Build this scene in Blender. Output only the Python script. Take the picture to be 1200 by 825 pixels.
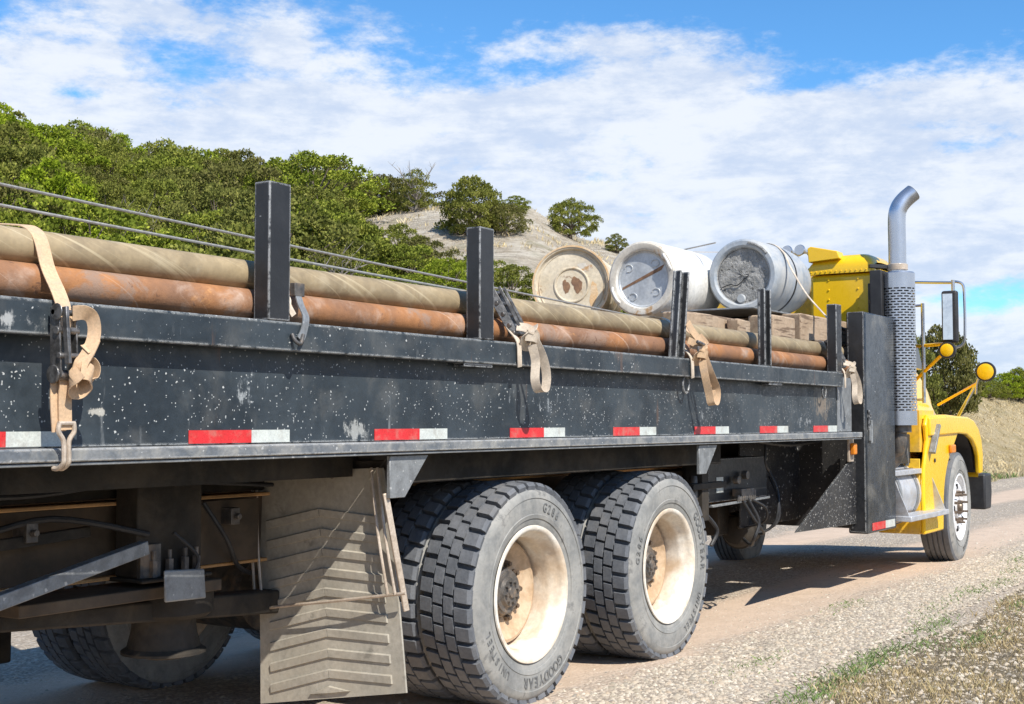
import bpy, math, random
import numpy as np
from mathutils import Vector, Matrix
for o in list(bpy.data.objects): bpy.data.objects.remove(o)
S = bpy.context.scene
COL = S.collection
rad = math.radians
# ------------------------------------------------------------------ camera
PHI = math.atan2(1010, 1550); PIT = math.atan2(81.5, 1550)
cam = bpy.data.cameras.new('camera'); camo = bpy.data.objects.new('camera', cam); COL.objects.link(camo)
camo.location = (0, -4.56, 1.33)
camo.rotation_euler = (math.pi/2 + PIT, 0, PHI - math.pi/2)
cam.sensor_width = 36; cam.lens = 36*1550/1200; cam.clip_start = .05; cam.clip_end = 9000
S.camera = camo
# ------------------------------------------------------------------ world: sky with a cloud deck laid out by azimuth and elevation
SUN_DIR = Vector((-.47, -1.0, 1.20)).normalized()
SUN_EL = math.asin(SUN_DIR.z); SUN_ROT = math.atan2(SUN_DIR.x, SUN_DIR.y)
W = bpy.data.worlds.new('World'); S.world = W; W.use_nodes = True
NT = W.node_tree; NT.nodes.clear()
class G:
    """small node-graph writer"""
    def __init__(s, nt): s.nt = nt
    def n(s, typ, ins=None, **kw):
        nd = s.nt.nodes.new(typ)
        for k, v in kw.items(): setattr(nd, k, v)
        for k, v in (ins or {}).items():
            sock = nd.inputs[k]
            if isinstance(v, bpy.types.NodeSocket): s.nt.links.new(v, sock)
            elif isinstance(v, bpy.types.Node): s.nt.links.new(v.outputs[0], sock)
            else: sock.default_value = v
        return nd
    def m(s, op, a, b=0.0, c=0.0, clamp=False):
        nd = s.nt.nodes.new('ShaderNodeMath'); nd.operation = op; nd.use_clamp = clamp
        for i, v in enumerate((a, b, c)):
            if isinstance(v, bpy.types.NodeSocket): s.nt.links.new(v, nd.inputs[i])
            else: nd.inputs[i].default_value = v
        return nd.outputs[0]
    def ss(s, v, a, b, lo=0.0, hi=1.0):
        nd = s.nt.nodes.new('ShaderNodeMapRange'); nd.interpolation_type = 'SMOOTHSTEP'
        s.nt.links.new(v, nd.inputs[0])
        for i, q in zip((1, 2, 3, 4), (a, b, lo, hi)): nd.inputs[i].default_value = q
        return nd.outputs[0]
    def mix(s, f, a, b):
        nd = s.nt.nodes.new('ShaderNodeMix'); nd.data_type = 'RGBA'
        for i, v in ((0, f), (6, a), (7, b)):
            if isinstance(v, bpy.types.NodeSocket): s.nt.links.new(v, nd.inputs[i])
            else: nd.inputs[i].default_value = v if i == 0 else (*v, 1) if len(v) == 3 else v
        return nd.outputs[2]
    def noise(s, vec, sc, det=4, ro=.55, dist=0.0):
        nd = s.n('ShaderNodeTexNoise', {'Vector': vec, 'Scale': sc, 'Detail': det, 'Roughness': ro, 'Distortion': dist})
        return nd.outputs[0]
    def vmul(s, vec, k):
        nd = s.nt.nodes.new('ShaderNodeVectorMath'); nd.operation = 'MULTIPLY'
        s.nt.links.new(vec, nd.inputs[0]); nd.inputs[1].default_value = k
        return nd.outputs[0]
g = G(NT)
sky = g.n('ShaderNodeTexSky', sky_type='NISHITA', sun_disc=False, sun_elevation=SUN_EL, sun_rotation=SUN_ROT, altitude=1800, air_density=1.0, dust_density=.3, ozone_density=3.0)
tc = g.n('ShaderNodeTexCoord')
sx = g.n('ShaderNodeSeparateXYZ', {0: tc.outputs['Generated']})
X, Y, Z = sx.outputs
az = g.m('MULTIPLY', g.m('ARCTAN2', Y, X), 57.2958)
el = g.m('MULTIPLY', g.m('ARCSINE', Z), 57.2958)
cv = g.n('ShaderNodeCombineXYZ', {0: g.m('MULTIPLY', az, .15), 1: g.m('MULTIPLY', el, .33), 2: 3.7}).outputs[0]
n1 = g.noise(cv, 1.0, 10, .62, .12)
n2 = g.noise(g.vmul(cv, (1, 1, 1)), 3.4, 9, .66, .1)
n3 = g.noise(g.vmul(cv, (1.2, 2.2, 1)), .7, 6, .6, .3)
def blob(a0, e0, sa, se, k):
    da = g.m('DIVIDE', g.m('SUBTRACT', az, a0), sa); de = g.m('DIVIDE', g.m('SUBTRACT', el, e0), se)
    q = g.m('ADD', g.m('MULTIPLY', da, da), g.m('MULTIPLY', de, de))
    return g.m('MULTIPLY', g.m('EXPONENT', g.m('MULTIPLY', q, -1)), k)
cov = g.ss(el, 17.6, 12.8, -.20, .42)
for b in ((50, 16.4, 7, 2.0, .30), (43.2, 17.2, 1.3, 2.2, .30), (27.8, 16.3, 3.9, .95, .46), (13, 16.2, 8, 2.2, -.25), (47, 15.2, 3.5, 1.0, -.22), (33, 15.0, 4, .8, -.18), (14.5, 13.2, 5, .9, .18), (15, 12.2, 3.5, .5, -.22), (51.5, 13.4, 1.0, .3, -.28), (13, 5.0, 3, .9, -.34), (13.5, 11.3, 2.6, .45, -.30), (21, 14.2, 3, .6, -.18), (44, 14.6, 2.5, .5, -.2)):
    cov = g.m('ADD', cov, blob(*b))
dens = g.m('ADD', g.m('ADD', cov, g.m('MULTIPLY', g.m('SUBTRACT', n1, .5), 1.25)), g.m('MULTIPLY', g.m('SUBTRACT', n2, .5), .62))
mask = g.ss(dens, -.08, .28, 0, .95)
mask = g.m('MULTIPLY', mask, g.ss(el, 34, 20, .35, 1))
shade = g.ss(g.m('ADD', g.m('MULTIPLY', n3, .65), g.m('MULTIPLY', n2, .45)), .42, .64, 0, 1)
ccol = g.mix(shade, (7.0, 8.1, 10.1), (9.9, 10.4, 11.2))
skyc = g.mix(1.0, (0, 0, 0), sky.outputs[0])
skm = g.n('ShaderNodeMix', {6: sky.outputs[0], 7: (1.10, 1.88, 2.25, 1), 0: 1.0}, data_type='RGBA', blend_type='MULTIPLY')
fin = g.mix(mask, skm.outputs[2], ccol)
bg = g.n('ShaderNodeBackground', {0: fin, 1: .074})
wo = g.n('ShaderNodeOutputWorld', {0: bg.outputs[0]})
# ------------------------------------------------------------------ sun
sl = bpy.data.lights.new('sun', 'SUN'); sl.energy = 5.0; sl.angle = rad(.53); sl.color = (1.0, .955, .88)
so = bpy.data.objects.new('sun', sl); COL.objects.link(so); so.location = (0, -20, 30)
so.rotation_euler = (-SUN_DIR).to_track_quat('-Z', 'Y').to_euler()
S.view_settings.view_transform = 'Standard'; S.view_settings.look = 'None'; S.view_settings.exposure = .30; S.view_settings.gamma = 1
S.view_settings.use_curve_mapping = False
S.render.engine = 'CYCLES'; S.cycles.max_bounces = 7; S.cycles.diffuse_bounces = 4; S.cycles.transparent_max_bounces = 12

# ================================================================== materials
def mat(name, c1, c2=None, sc=6, rough=.6, metal=0.0, bump=0.0, bsc=80, specks=None, wear=None, dust=None, streak=None, coords='Object', spec=.4, coat=0.0, bdist=.004, extra=None, isl=None, rust=None, var=.14):
    M = bpy.data.materials.new(name); M.use_nodes = True
    nt = M.node_tree; nt.nodes.clear(); g = G(nt)
    tc = g.n('ShaderNodeTexCoord'); P = tc.outputs[coords]
    c2 = c2 or tuple(v*.75 for v in c1)
    n = g.noise(P, sc, 6, .6, .3)
    col = g.mix(g.ss(n, .35, .65), c1, c2)
    n2 = g.noise(P, sc*9, 5, .65)
    hsv = g.n('ShaderNodeHueSaturation', {'Value': g.ss(n2, .25, .75, 1-var, 1+var), 'Color': col}); col = hsv.outputs[0]
    ro = rough
    if isl:
        geo = g.n('ShaderNodeNewGeometry')
        rp = g.n('ShaderNodeValToRGB', {0: geo.outputs['Random Per Island']})
        cr = rp.color_ramp; cr.elements[0].color = (*isl[0], 1); cr.elements[1].color = (*isl[-1], 1); cr.elements[1].position = 1
        for i, c in enumerate(isl[1:-1]):
            e = cr.elements.new((i+1)/(len(isl)-1)); e.color = (*c, 1)
        col = g.mix(.85, col, rp.outputs[0])
    if rust:   # (colour, scale, threshold)
        for rc, rs, rt in rust:
            rn = g.noise(P, rs, 8, .68, .6)
            col = g.mix(g.ss(rn, rt, rt+.09), col, rc)
    if dust:   # (colour, scale, threshold, amount)
        dn = g.noise(P, dust[1], 7, .6, .4)
        f = g.ss(dn, dust[2]-.12, dust[2]+.15, 0, dust[3])
        col = g.mix(f, col, dust[0])
    if streak:  # (colour, vector scale, threshold, amount)
        sn = g.noise(g.vmul(P, streak[1]), 1, 6, .62, .2)
        col = g.mix(g.ss(sn, streak[2], streak[2]+.08, 0, streak[3]), col, streak[0])
    if specks:  # list of (colour, scale, cell threshold, radius)
        for c, s_, th, r_ in specks:
            wv = g.n('ShaderNodeTexNoise', {'Vector': P, 'Scale': s_*1.5, 'Detail': 2})
            vm = g.nt.nodes.new('ShaderNodeVectorMath'); vm.operation = 'MULTIPLY_ADD'
            nt.links.new(wv.outputs['Color'], vm.inputs[0]); vm.inputs[1].default_value = (.9/s_,)*3; nt.links.new(P, vm.inputs[2])
            v = g.n('ShaderNodeTexVoronoi', {'Vector': vm.outputs[0], 'Scale': s_})
            cs = g.n('ShaderNodeSeparateXYZ', {0: v.outputs['Color']})
            clus = g.noise(P, 2.6, 3, .6)
            thr = g.m('ADD', th, g.m('MULTIPLY', g.m('SUBTRACT', .5, clus), .7))
            f = g.m('MULTIPLY', g.m('GREATER_THAN', cs.outputs[0], thr), g.m('LESS_THAN', v.outputs['Distance'], g.m('MULTIPLY', cs.outputs[1], r_)))
            col = g.mix(f, col, c)
    if wear:   # (colour, radius)
        bv = g.n('ShaderNodeBevel', {'Radius': wear[1]}, samples=4)
        geo = g.n('ShaderNodeNewGeometry')
        d = g.nt.nodes.new('ShaderNodeVectorMath'); d.operation = 'DOT_PRODUCT'
        nt.links.new(bv.outputs[0], d.inputs[0]); nt.links.new(geo.outputs['Normal'], d.inputs[1])
        e = g.m('SUBTRACT', 1.0, d.outputs['Value'])
        wn = g.noise(P, 26, 5, .7)
        f = g.m('MULTIPLY', g.ss(e, .006, .05), g.ss(wn, .36, .54))
        col = g.mix(f, col, wear[0])
    if extra: col = extra(g, P, col)
    bs = g.n('ShaderNodeBsdfPrincipled', {'Base Color': col, 'Metallic': metal, 'Specular IOR Level': spec, 'Coat Weight': coat, 'Coat Roughness': .12})
    rr = g.ss(n2, .3, .7, max(0, rough-min(.1, var)), min(1, rough+min(.1, var))); nt.links.new(rr, bs.inputs['Roughness'])
    if bump:
        bn = g.noise(P, bsc, 6, .65)
        bp = g.n('ShaderNodeBump', {'Height': bn, 'Strength': bump, 'Distance': bdist}); nt.links.new(bp.outputs[0], bs.inputs['Normal'])
    g.n('ShaderNodeOutputMaterial', {0: bs.outputs[0]})
    return M
def spiral(g, P, k):
    s = g.n('ShaderNodeSeparateXYZ', {0: P})
    a = g.m('ADD', g.m('MULTIPLY', s.outputs[0], k), g.m('MULTIPLY', s.outputs[2], 22))
    return g.n('ShaderNodeCombineXYZ', {0: g.m('MULTIPLY', a, 2.2), 1: g.m('MULTIPLY', s.outputs[0], .35), 2: 0.0}).outputs[0]
def scuffs(g, P, col):
    s = g.n('ShaderNodeSeparateXYZ', {0: P})
    rub = g.noise(g.vmul(P, (30, 30, 7)), 1, 7, .7); fl = g.noise(P, 16, 7, .75)
    for (x, z, sx_, sz_, k, c) in ((-2.93, 1.30, .10, .05, .75, (.42, .42, .39)), (-4.2, 1.36, .04, .014, 1.0, (.55, .52, .45)), (-3.55, 1.44, .05, .09, .55, (.40, .42, .42)), (-1.6, 1.42, .25, .06, .45, (.30, .32, .33)), (.4, 1.38, .2, .08, .4, (.33, .34, .34)), (1.9, 1.33, .3, .05, .4, (.33, .34, .34)), (-4.6, 1.62, .10, .03, .9, (.5, .5, .48)), (2.35, 1.45, .2, .12, .9, (.24, .19, .14))):
        dx = g.m('DIVIDE', g.m('SUBTRACT', s.outputs[0], x), sx_); dz = g.m('DIVIDE', g.m('SUBTRACT', s.outputs[2], z), sz_)
        d = g.m('EXPONENT', g.m('MULTIPLY', g.m('ADD', g.m('MULTIPLY', dx, dx), g.m('MULTIPLY', dz, dz)), -1))
        f = g.ss(g.m('ADD', g.m('MULTIPLY', g.m('ADD', rub, fl), .5), g.m('MULTIPLY', d, .22*k)), .60, .68, 0, .75)
        f = g.m('MULTIPLY', f, g.ss(d, .05, .4))
        col = g.mix(f, col, c)
    run = g.noise(g.vmul(P, (9, 9, .9)), 1, 6, .65)   # thin rust runs
    return g.mix(g.ss(run, .66, .72, 0, .45), col, (.16, .085, .05))
WH = (.50, .50, .48)
M = {}
SPK = [(WH, 72, .91, .30), (WH, 28, .965, .18), ((.40, .41, .40), 120, .88, .38)]
M['steel'] = mat('dark_blue_steel_paint', (.020, .028, .035), (.042, .054, .063), 3, .42, 0, .25, 60, specks=SPK, wear=((.46, .46, .44), .013), streak=((.24, .25, .25), (16, 16, 2.2), .64, .6), dust=((.17, .165, .15), 5, .60, .38), extra=lambda g, P, c: scuffs(g, P, c))
M['black'] = mat('black_steel_paint', (.018, .019, .021), (.030, .031, .033), 4, .4, 0, .25, 60, specks=[(WH, 34, .97, .2)], wear=((.42, .42, .41), .010), streak=((.14, .14, .14), (14, 14, 3), .70, .6))
M['blackspk'] = mat('black_splattered_steel', (.022, .022, .024), (.038, .037, .036), 4, .4, 0, .25, 60, specks=[((.42, .40, .37), 48, .70, .40), ((.42, .40, .37), 90, .78, .42)], wear=((.2, .2, .19), .006), dust=((.09, .085, .075), 5, .62, .4))
M['cabinet'] = mat('cabinet_black_paint', (.034, .043, .055), (.022, .027, .033), 2.5, .22, 0, .15, 40, specks=[(WH, 40, .985, .2)], wear=((.25, .25, .25), .006), dust=((.20, .19, .165), 3.4, .60, .55))
M['rubrail'] = mat('worn_grey_rail', (.15, .165, .18), (.25, .255, .255), 7, .45, .2, .4, 70, specks=[(WH, 60, .72, .42)], wear=((.58, .56, .52), .010), dust=((.42, .40, .35), 14, .56, .6))
M['under'] = mat('dusty_chassis_black', (.018, .016, .013), (.036, .030, .023), 3, .8, 0, .5, 50, dust=((.085, .066, .046), 5, .54, .55))
M['frame'] = mat('dusty_brown_frame', (.060, .045, .031), (.11, .078, .05), 3, .8, 0, .3, 50, dust=((.17, .125, .08), 5, .57, .5))
M['flange'] = mat('ochre_flange', (.62, .33, .13), (.50, .28, .12), 9, .8, 0, .3, 50)  # flange edges in a brighter ochre than the frame
M['galv'] = mat('worn_bare_metal', (.30, .31, .31), (.20, .205, .205), 14, .5, .35, .35, 60, specks=[(WH, 60, .78, .4)], rust=[((.30, .19, .12), 9, .66)])
M['alu'] = mat('dusty_aluminium', (.60, .61, .63), (.48, .49, .51), 9, .38, .35, .15, 60, dust=((.44, .38, .31), 7, .56, .5))
M['chrome'] = mat('exhaust_chrome', (.56, .59, .64), (.50, .53, .58), 1.5, .28, .85, 0, 30, dust=((.36, .35, .34), 1.5, .62, .3), var=.04)
M['darkhole'] = mat('dark_opening', (.015, .015, .016), None, 6, .7)  # flat near-black in place of the shade inside holes, mouth and crack
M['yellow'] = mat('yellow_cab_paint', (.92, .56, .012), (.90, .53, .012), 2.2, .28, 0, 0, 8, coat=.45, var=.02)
M['yellowin'] = mat('dusty_yellow_skirt', (.88, .52, .02), (.80, .47, .05), 3, .4, 0, .1, 20, coat=.2, dust=((.50, .37, .2), 6, .58, .5))
M['tread'] = mat('tread_rubber', (.105, .112, .124), (.15, .155, .165), 8, .75, 0, .5, 110, dust=((.22, .20, .175), 6, .60, .42), specks=[((.4, .4, .4), 60, 1.06, .3)])
M['sidewall'] = mat('dusty_sidewall_rubber', (.20, .20, .19), (.28, .275, .255), 6, .8, 0, .35, 90, dust=((.38, .36, .32), 7, .50, .6), streak=((.09, .09, .09), (7, 7, 7), .58, .6))
M['letters'] = mat('sidewall_lettering', (.13, .13, .125), (.17, .17, .165), 9, .7)
M['rim'] = mat('cream_wheel_paint', (.80, .75, .66), (.70, .60, .47), 5, .45, 0, .2, 60, dust=((.48, .32, .18), 3.8, .53, .7), rust=[((.33, .17, .08), 9, .70)])
M['rimw'] = mat('white_wheel_paint', (.80, .80, .80), (.72, .71, .70), 5, .35, 0, .1, 60, dust=((.6, .52, .42), 6, .62, .5))
M['disc'] = mat('ochre_dusted_wheel_disc', (.56, .40, .26), (.42, .28, .16), 6, .6, 0, .3, 60, dust=((.68, .54, .38), 9, .58, .6))
M['hub'] = mat('greasy_hub_metal', (.10, .095, .09), (.20, .18, .16), 16, .5, .5, .5, 70, dust=((.36, .25, .16), 12, .58, .7))
M['nut'] = mat('lug_nut_metal', (.26, .20, .15), (.16, .12, .09), 20, .4, .7, .2, 90)
M['flap'] = mat('dusty_rubber_flap', (.33, .30, .245), (.42, .38, .31), 5, .85, 0, .3, 60, dust=((.40, .35, .27), 7, .55, .5), streak=((.13, .12, .10), (3, 6, 9), .63, .5))
M['wire'] = mat('bright_dusty_wire', (.60, .50, .40), (.45, .36, .27), 12, .5, .3)
M['olive'] = mat('olive_fibre_pipe', (.36, .275, .16), (.26, .20, .12), 3, .6, 0, .15, 60, dust=((.50, .42, .29), 9, .62, .6),
   extra=lambda g, P, col: g.mix(g.ss(g.noise(spiral(g, P, 9.0), 1, 5, .6), .54, .64, 0, .75), col, (.50, .41, .26)))
M['rusty'] = mat('rusty_iron_pipe', (.40, .175, .065), (.24, .125, .07), 2.2, .75, 0, .4, 90, rust=[((.30, .19, .13), 4, .55), ((.50, .24, .09), 6, .60), ((.15, .075, .045), 30, .60)], dust=((.58, .45, .36), 6.5, .62, .7),
   extra=lambda g, P, col: g.mix(g.ss(g.noise(spiral(g, P, 13.0), 1, 5, .6), .62, .68, 0, .5), col, (.60, .44, .34)))
M['teal'] = mat('teal_plastic_pipe', (.06, .36, .36), (.08, .42, .42), 5, .4)
M['drumcream'] = mat('cream_rusty_drum', (.68, .60, .46), (.56, .47, .33), 4, .5, 0, .2, 60, rust=[((.42, .27, .14), 3.6, .56), ((.26, .16, .10), 9, .61)], dust=((.45, .40, .34), 5, .6, .5))
M['drumrim'] = mat('orange_rusted_rim', (.62, .40, .20), (.66, .54, .38), 9, .6, 0, .2, 60)
M['drumwhite'] = mat('white_drum_plastic', (.76, .74, .69), (.70, .67, .61), 4, .4, 0, .12, 60, rust=[((.48, .34, .20), 5, .66)], dust=((.55, .50, .43), 5, .62, .4))
M['drumwend'] = mat('stained_white_drum_end', (.66, .62, .54), (.55, .50, .42), 4, .5, 0, .2, 60, rust=[((.44, .27, .13), 5.5, .55)])
M['drumlid'] = mat('silver_drum_lid', (.40, .42, .44), (.54, .56, .57), 5, .4, .25, .25, 20, dust=((.62, .60, .56), 6, .6, .5))
M['rustmark'] = mat('rust_brown_stain', (.17, .095, .06), (.30, .17, .09), 14, .8)
M['drumblue'] = mat('blue_grey_drum_plastic', (.36, .39, .42), (.27, .31, .35), 4, .55, 0, .2, 50, dust=((.50, .49, .46), 5, .5, .7), rust=[((.20, .27, .34), 4, .64), ((.34, .25, .2), 7, .70)])
M['mud'] = mat('cracked_grey_mud', (.27, .265, .25), (.40, .39, .37), 12, .95, 0, 1.0, 45, bdist=.03, specks=[((.12, .115, .105), 34, .80, .4), ((.5, .49, .46), 50, .75, .4)])
M['timber'] = mat('weathered_timber', (.43, .32, .22), (.33, .235, .155), 5, .85, 0, .5, 60, streak=((.13, .085, .055), (2.2, 34, 34), .53, .85), dust=((.52, .42, .31), 6, .55, .6), rust=[((.22, .15, .10), 7, .60)])
M['timberend'] = mat('weathered_timber_end', (.24, .165, .11), (.34, .25, .17), 16, .9, 0, .6, 60)
M['web'] = mat('tan_webbing', (.66, .45, .27), (.58, .40, .25), 14, .85, 0, .5, 400, bdist=.001, dust=((.42, .34, .26), 18, .60, .5))
M['webp'] = mat('pale_webbing', (.66, .56, .44), (.52, .43, .33), 14, .85, 0, .5, 400, bdist=.001, dust=((.36, .31, .26), 14, .58, .6))
M['ratchet'] = mat('oily_ratchet_steel', (.10, .095, .09), (.26, .25, .24), 30, .4, .7, .2, 90)
M['rope'] = mat('grey_steel_cable', (.40, .38, .35), (.30, .28, .25), 60, .5, .3)
M['red'] = mat('red_reflective', (.66, .03, .035), (.60, .03, .03), 20, .35, dust=((.42, .24, .18), 16, .57, .55))
M['white'] = mat('white_reflective', (.60, .62, .56), (.52, .54, .50), 20, .35, dust=((.36, .33, .28), 16, .56, .6))
M['amber'] = mat('amber_lens', (.75, .25, .02), (.7, .22, .02), 8, .25)
M['redlens'] = mat('red_lens', (.45, .03, .02), None, 8, .2)
M['glass'] = mat('dark_window_glass', (.015, .018, .02), (.02, .022, .024), 3, .06, 0, spec=.8)
M['mirror'] = mat('mirror_glass', (.75, .78, .80), (.7, .73, .75), 3, .06, 1.0)
M['plastic'] = mat('black_trim_plastic', (.025, .025, .027), (.035, .035, .036), 8, .5)
M['bark'] = mat('grey_brown_bark', (.17, .135, .105), (.10, .08, .06), 9, .95, 0, .8, 30, bdist=.02)
M['deadwood'] = mat('pale_dead_wood', (.34, .30, .26), (.25, .22, .19), 9, .95)
def leafmat(name, cols):
    Mx = bpy.data.materials.new(name); Mx.use_nodes = True; nt = Mx.node_tree; nt.nodes.clear(); g = G(nt)
    geo = g.n('ShaderNodeNewGeometry'); oi = g.n('ShaderNodeObjectInfo'); tc = g.n('ShaderNodeTexCoord')
    n = g.noise(tc.outputs['Object'], 5.5, 3, .6)
    f = g.m('ADD', g.m('MULTIPLY', geo.outputs['Random Per Island'], .55), g.m('MULTIPLY', g.ss(n, .35, .65), .45))
    rp = g.n('ShaderNodeValToRGB', {0: f}); cr = rp.color_ramp
    cr.elements[0].color = (*cols[0], 1); cr.elements[1].color = (*cols[-1], 1); e = cr.elements.new(.55); e.color = (*cols[1], 1)
    h = g.n('ShaderNodeHueSaturation', {'Color': rp.outputs[0], 'Hue': g.ss(oi.outputs['Random'], 0, 1, .478, .510), 'Saturation': g.ss(oi.outputs['Random'], 0, 1, .85, 1.06), 'Value': g.ss(oi.outputs['Random'], 0, 1, .80, 1.28)})
    d = g.n('ShaderNodeBsdfDiffuse', {0: h.outputs[0]}); t = g.n('ShaderNodeBsdfTranslucent', {0: h.outputs[0]})
    mx = g.n('ShaderNodeMixShader', {0: .12, 1: d.outputs[0], 2: t.outputs[0]})
    g.n('ShaderNodeOutputMaterial', {0: mx.outputs[0]}); return Mx
M['leaf'] = leafmat('juniper_foliage', [(.075, .105, .015), (.20, .245, .030), (.40, .42, .06)])
M['leafo'] = leafmat('olive_juniper_foliage', [(.072, .088, .019), (.17, .185, .034), (.34, .33, .08)])
M['straw'] = mat('dry_grass_blades', (.55, .42, .22), (.6, .5, .3), .4, .9, isl=[(.26, .19, .09), (.42, .31, .15), (.60, .46, .25), (.33, .29, .13)])
M['strawf'] = mat('dry_field_grass', (.55, .42, .22), (.6, .5, .3), .1, .9, isl=[(.38, .28, .13), (.56, .44, .24), (.68, .57, .36), (.46, .38, .2)])
M['weed'] = mat('green_weed_leaves', (.12, .2, .04), (.16, .24, .06), .6, .9, isl=[(.09, .15, .04), (.16, .24, .07), (.24, .30, .11)])
M['stone'] = mat('mixed_gravel_stone', (.48, .44, .38), (.55, .50, .43), 1.0, .9, isl=[(.29, .24, .17), (.52, .44, .33), (.44, .33, .22), (.64, .56, .44), (.47, .39, .28), (.22, .19, .15)])

# ================================================================== mesh helpers
def catmull(pts, k=6):
    pts = [Vector(p) for p in pts]; out = []
    for i in range(len(pts)-1):
        p0 = pts[max(0, i-1)]; p1 = pts[i]; p2 = pts[i+1]; p3 = pts[min(len(pts)-1, i+2)]
        for j in range(k):
            t = j/k
            out.append(.5*((2*p1)+(p2-p0)*t+(2*p0-5*p1+4*p2-p3)*t*t+(3*p1-p0-3*p2+p3)*t**3))
    out.append(pts[-1]); return out
class MB:
    def __init__(s): s.v = []; s.f = []; s.fm = []; s.mi = 0
    def add(s, vs, fs):
        b = len(s.v); s.v += [tuple(v) for v in vs]; s.f += [tuple(b+i for i in f) for f in fs]; s.fm += [s.mi]*len(fs); return s
    def box(s, x0, x1, y0, y1, z0, z1):
        return s.add([(x, y, z) for x in (x0, x1) for y in (y0, y1) for z in (z0, z1)], [(0, 1, 3, 2), (4, 6, 7, 5), (0, 4, 5, 1), (2, 3, 7, 6), (0, 2, 6, 4), (1, 5, 7, 3)])
    def hexa(s, a, b):     # two quads (lists of four points), joined
        return s.add(list(a)+list(b), [(3, 2, 1, 0), (4, 5, 6, 7), (0, 1, 5, 4), (1, 2, 6, 5), (2, 3, 7, 6), (3, 0, 4, 7)])
    def bar(s, p, q, w, h, up=(0, 0, 1)):
        p = Vector(p); q = Vector(q); d = (q-p).normalized(); sd = d.cross(Vector(up)).normalized(); u = sd.cross(d)
        a = [p+sd*w*i/2+u*h*j/2 for i, j in ((-1, -1), (1, -1), (1, 1), (-1, 1))]; b = [x+(q-p) for x in a]
        return s.hexa(a, b)
    def cyl(s, p, q, r0, r1=None, n=20, caps=True):
        r1 = r0 if r1 is None else r1
        p = Vector(p); q = Vector(q); d = (q-p).normalized()
        a = d.orthogonal().normalized(); b = d.cross(a); vs = []
        for c, r in ((p, r0), (q, r1)):
            for i in range(n):
                t = 2*math.pi*i/n; vs.append(c+a*math.cos(t)*r+b*math.sin(t)*r)
        fs = [(i, (i+1) % n, n+(i+1) % n, n+i) for i in range(n)]
        if caps: fs += [tuple(range(n-1, -1, -1)), tuple(range(n, 2*n))]
        return s.add(vs, fs)
    def tube(s, path, r, n=10, smooth=0, rr=None):
        pts = catmull(path, smooth) if smooth else [Vector(p) for p in path]
        vs = []; N = len(pts); prev = None
        for i, p in enumerate(pts):
            d = (pts[min(N-1, i+1)]-pts[max(0, i-1)]).normalized()
            a = d.orthogonal().normalized() if prev is None else (prev-d*prev.dot(d)).normalized()
            prev = a; b = d.cross(a); q = rr(i/(N-1)) if rr else r
            for k in range(n):
                t = 2*math.pi*k/n; vs.append(p+a*math.cos(t)*q+b*math.sin(t)*q)
        fs = [(i*n+k, i*n+(k+1) % n, (i+1)*n+(k+1) % n, (i+1)*n+k) for i in range(N-1) for k in range(n)]
        fs += [tuple(range(n-1, -1, -1)), tuple((N-1)*n+k for k in range(n))]
        return s.add(vs, fs)
    def lathe(s, prof, c=(0, 0, 0), ax='y', n=48, close=False):
        """prof: list of (radius, position along the axis)"""
        vs = []; m = len(prof)
        for i in range(n):
            t = 2*math.pi*i/n; u, w = math.cos(t), math.sin(t)
            for r, a in prof:
                p = (u*r, a, w*r) if ax == 'y' else (a, u*r, w*r) if ax == 'x' else (u*r, w*r, a)
                vs.append((c[0]+p[0], c[1]+p[1], c[2]+p[2]))
        fs = []
        for i in range(n):
            j = (i+1) % n
            for k in range(m if close else m-1):
                l = (k+1) % m
                fs.append((i*m+k, i*m+l, j*m+l, j*m+k))
        return s.add(vs, fs)
    def prism(s, poly, y0, y1, ax='y'):
        f = (lambda p, y: (p[0], y, p[1])) if ax == 'y' else (lambda p, y: (y, p[0], p[1])) if ax == 'x' else (lambda p, y: (p[0], p[1], y))
        n = len(poly); vs = [f(p, y0) for p in poly]+[f(p, y1) for p in poly]
        return s.add(vs, [tuple(range(n)), tuple(range(2*n-1, n-1, -1))]+[(i, i+n, (i+1) % n+n, (i+1) % n) for i in range(n)])
    def ribbon(s, path, wid, w, th=.004, k=6):
        """flat webbing swept along path; wid = direction of its width (one vector, or one per point)"""
        many = isinstance(wid[0], (tuple, list))
        pts = catmull(path, k); N = len(pts); vs = []
        ws = catmull(wid, k) if many else [Vector(wid)]*N
        for i, p in enumerate(pts):
            d = (pts[min(N-1, i+1)]-pts[max(0, i-1)]).normalized(); a = ws[i]-d*ws[i].dot(d); a.normalize(); b = d.cross(a)
            for u, v in ((-1, -1), (1, -1), (1, 1), (-1, 1)): vs.append(p+a*u*w/2+b*v*th/2)
        fs = [(i*4+q, i*4+(q+1) % 4, (i+1)*4+(q+1) % 4, (i+1)*4+q) for i in range(N-1) for q in range(4)]
        return s.add(vs, fs+[(3, 2, 1, 0), tuple((N-1)*4+q for q in range(4))])
    def build(s, name, m, parent=None, bevel=0, seg=2, sm=35, loc=None, flat=False):
        base = Vector(loc) if loc is not None else (Vector(parent['abs']) if parent is not None else Vector((0, 0, 0)))
        me = bpy.data.meshes.new(name)
        me.from_pydata([(v[0]-base.x, v[1]-base.y, v[2]-base.z) for v in s.v], [], s.f)
        ms = m if isinstance(m, (list, tuple)) else [m]
        for q in ms: me.materials.append(M[q])
        me.polygons.foreach_set('material_index', s.fm)
        import bmesh
        bm = bmesh.new(); bm.from_mesh(me)
        if not flat: bmesh.ops.recalc_face_normals(bm, faces=bm.faces)
        bm.to_mesh(me); bm.free()
        o = bpy.data.objects.new(name, me); COL.objects.link(o)
        pa = Vector(parent['abs']) if parent is not None else Vector((0, 0, 0))
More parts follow.
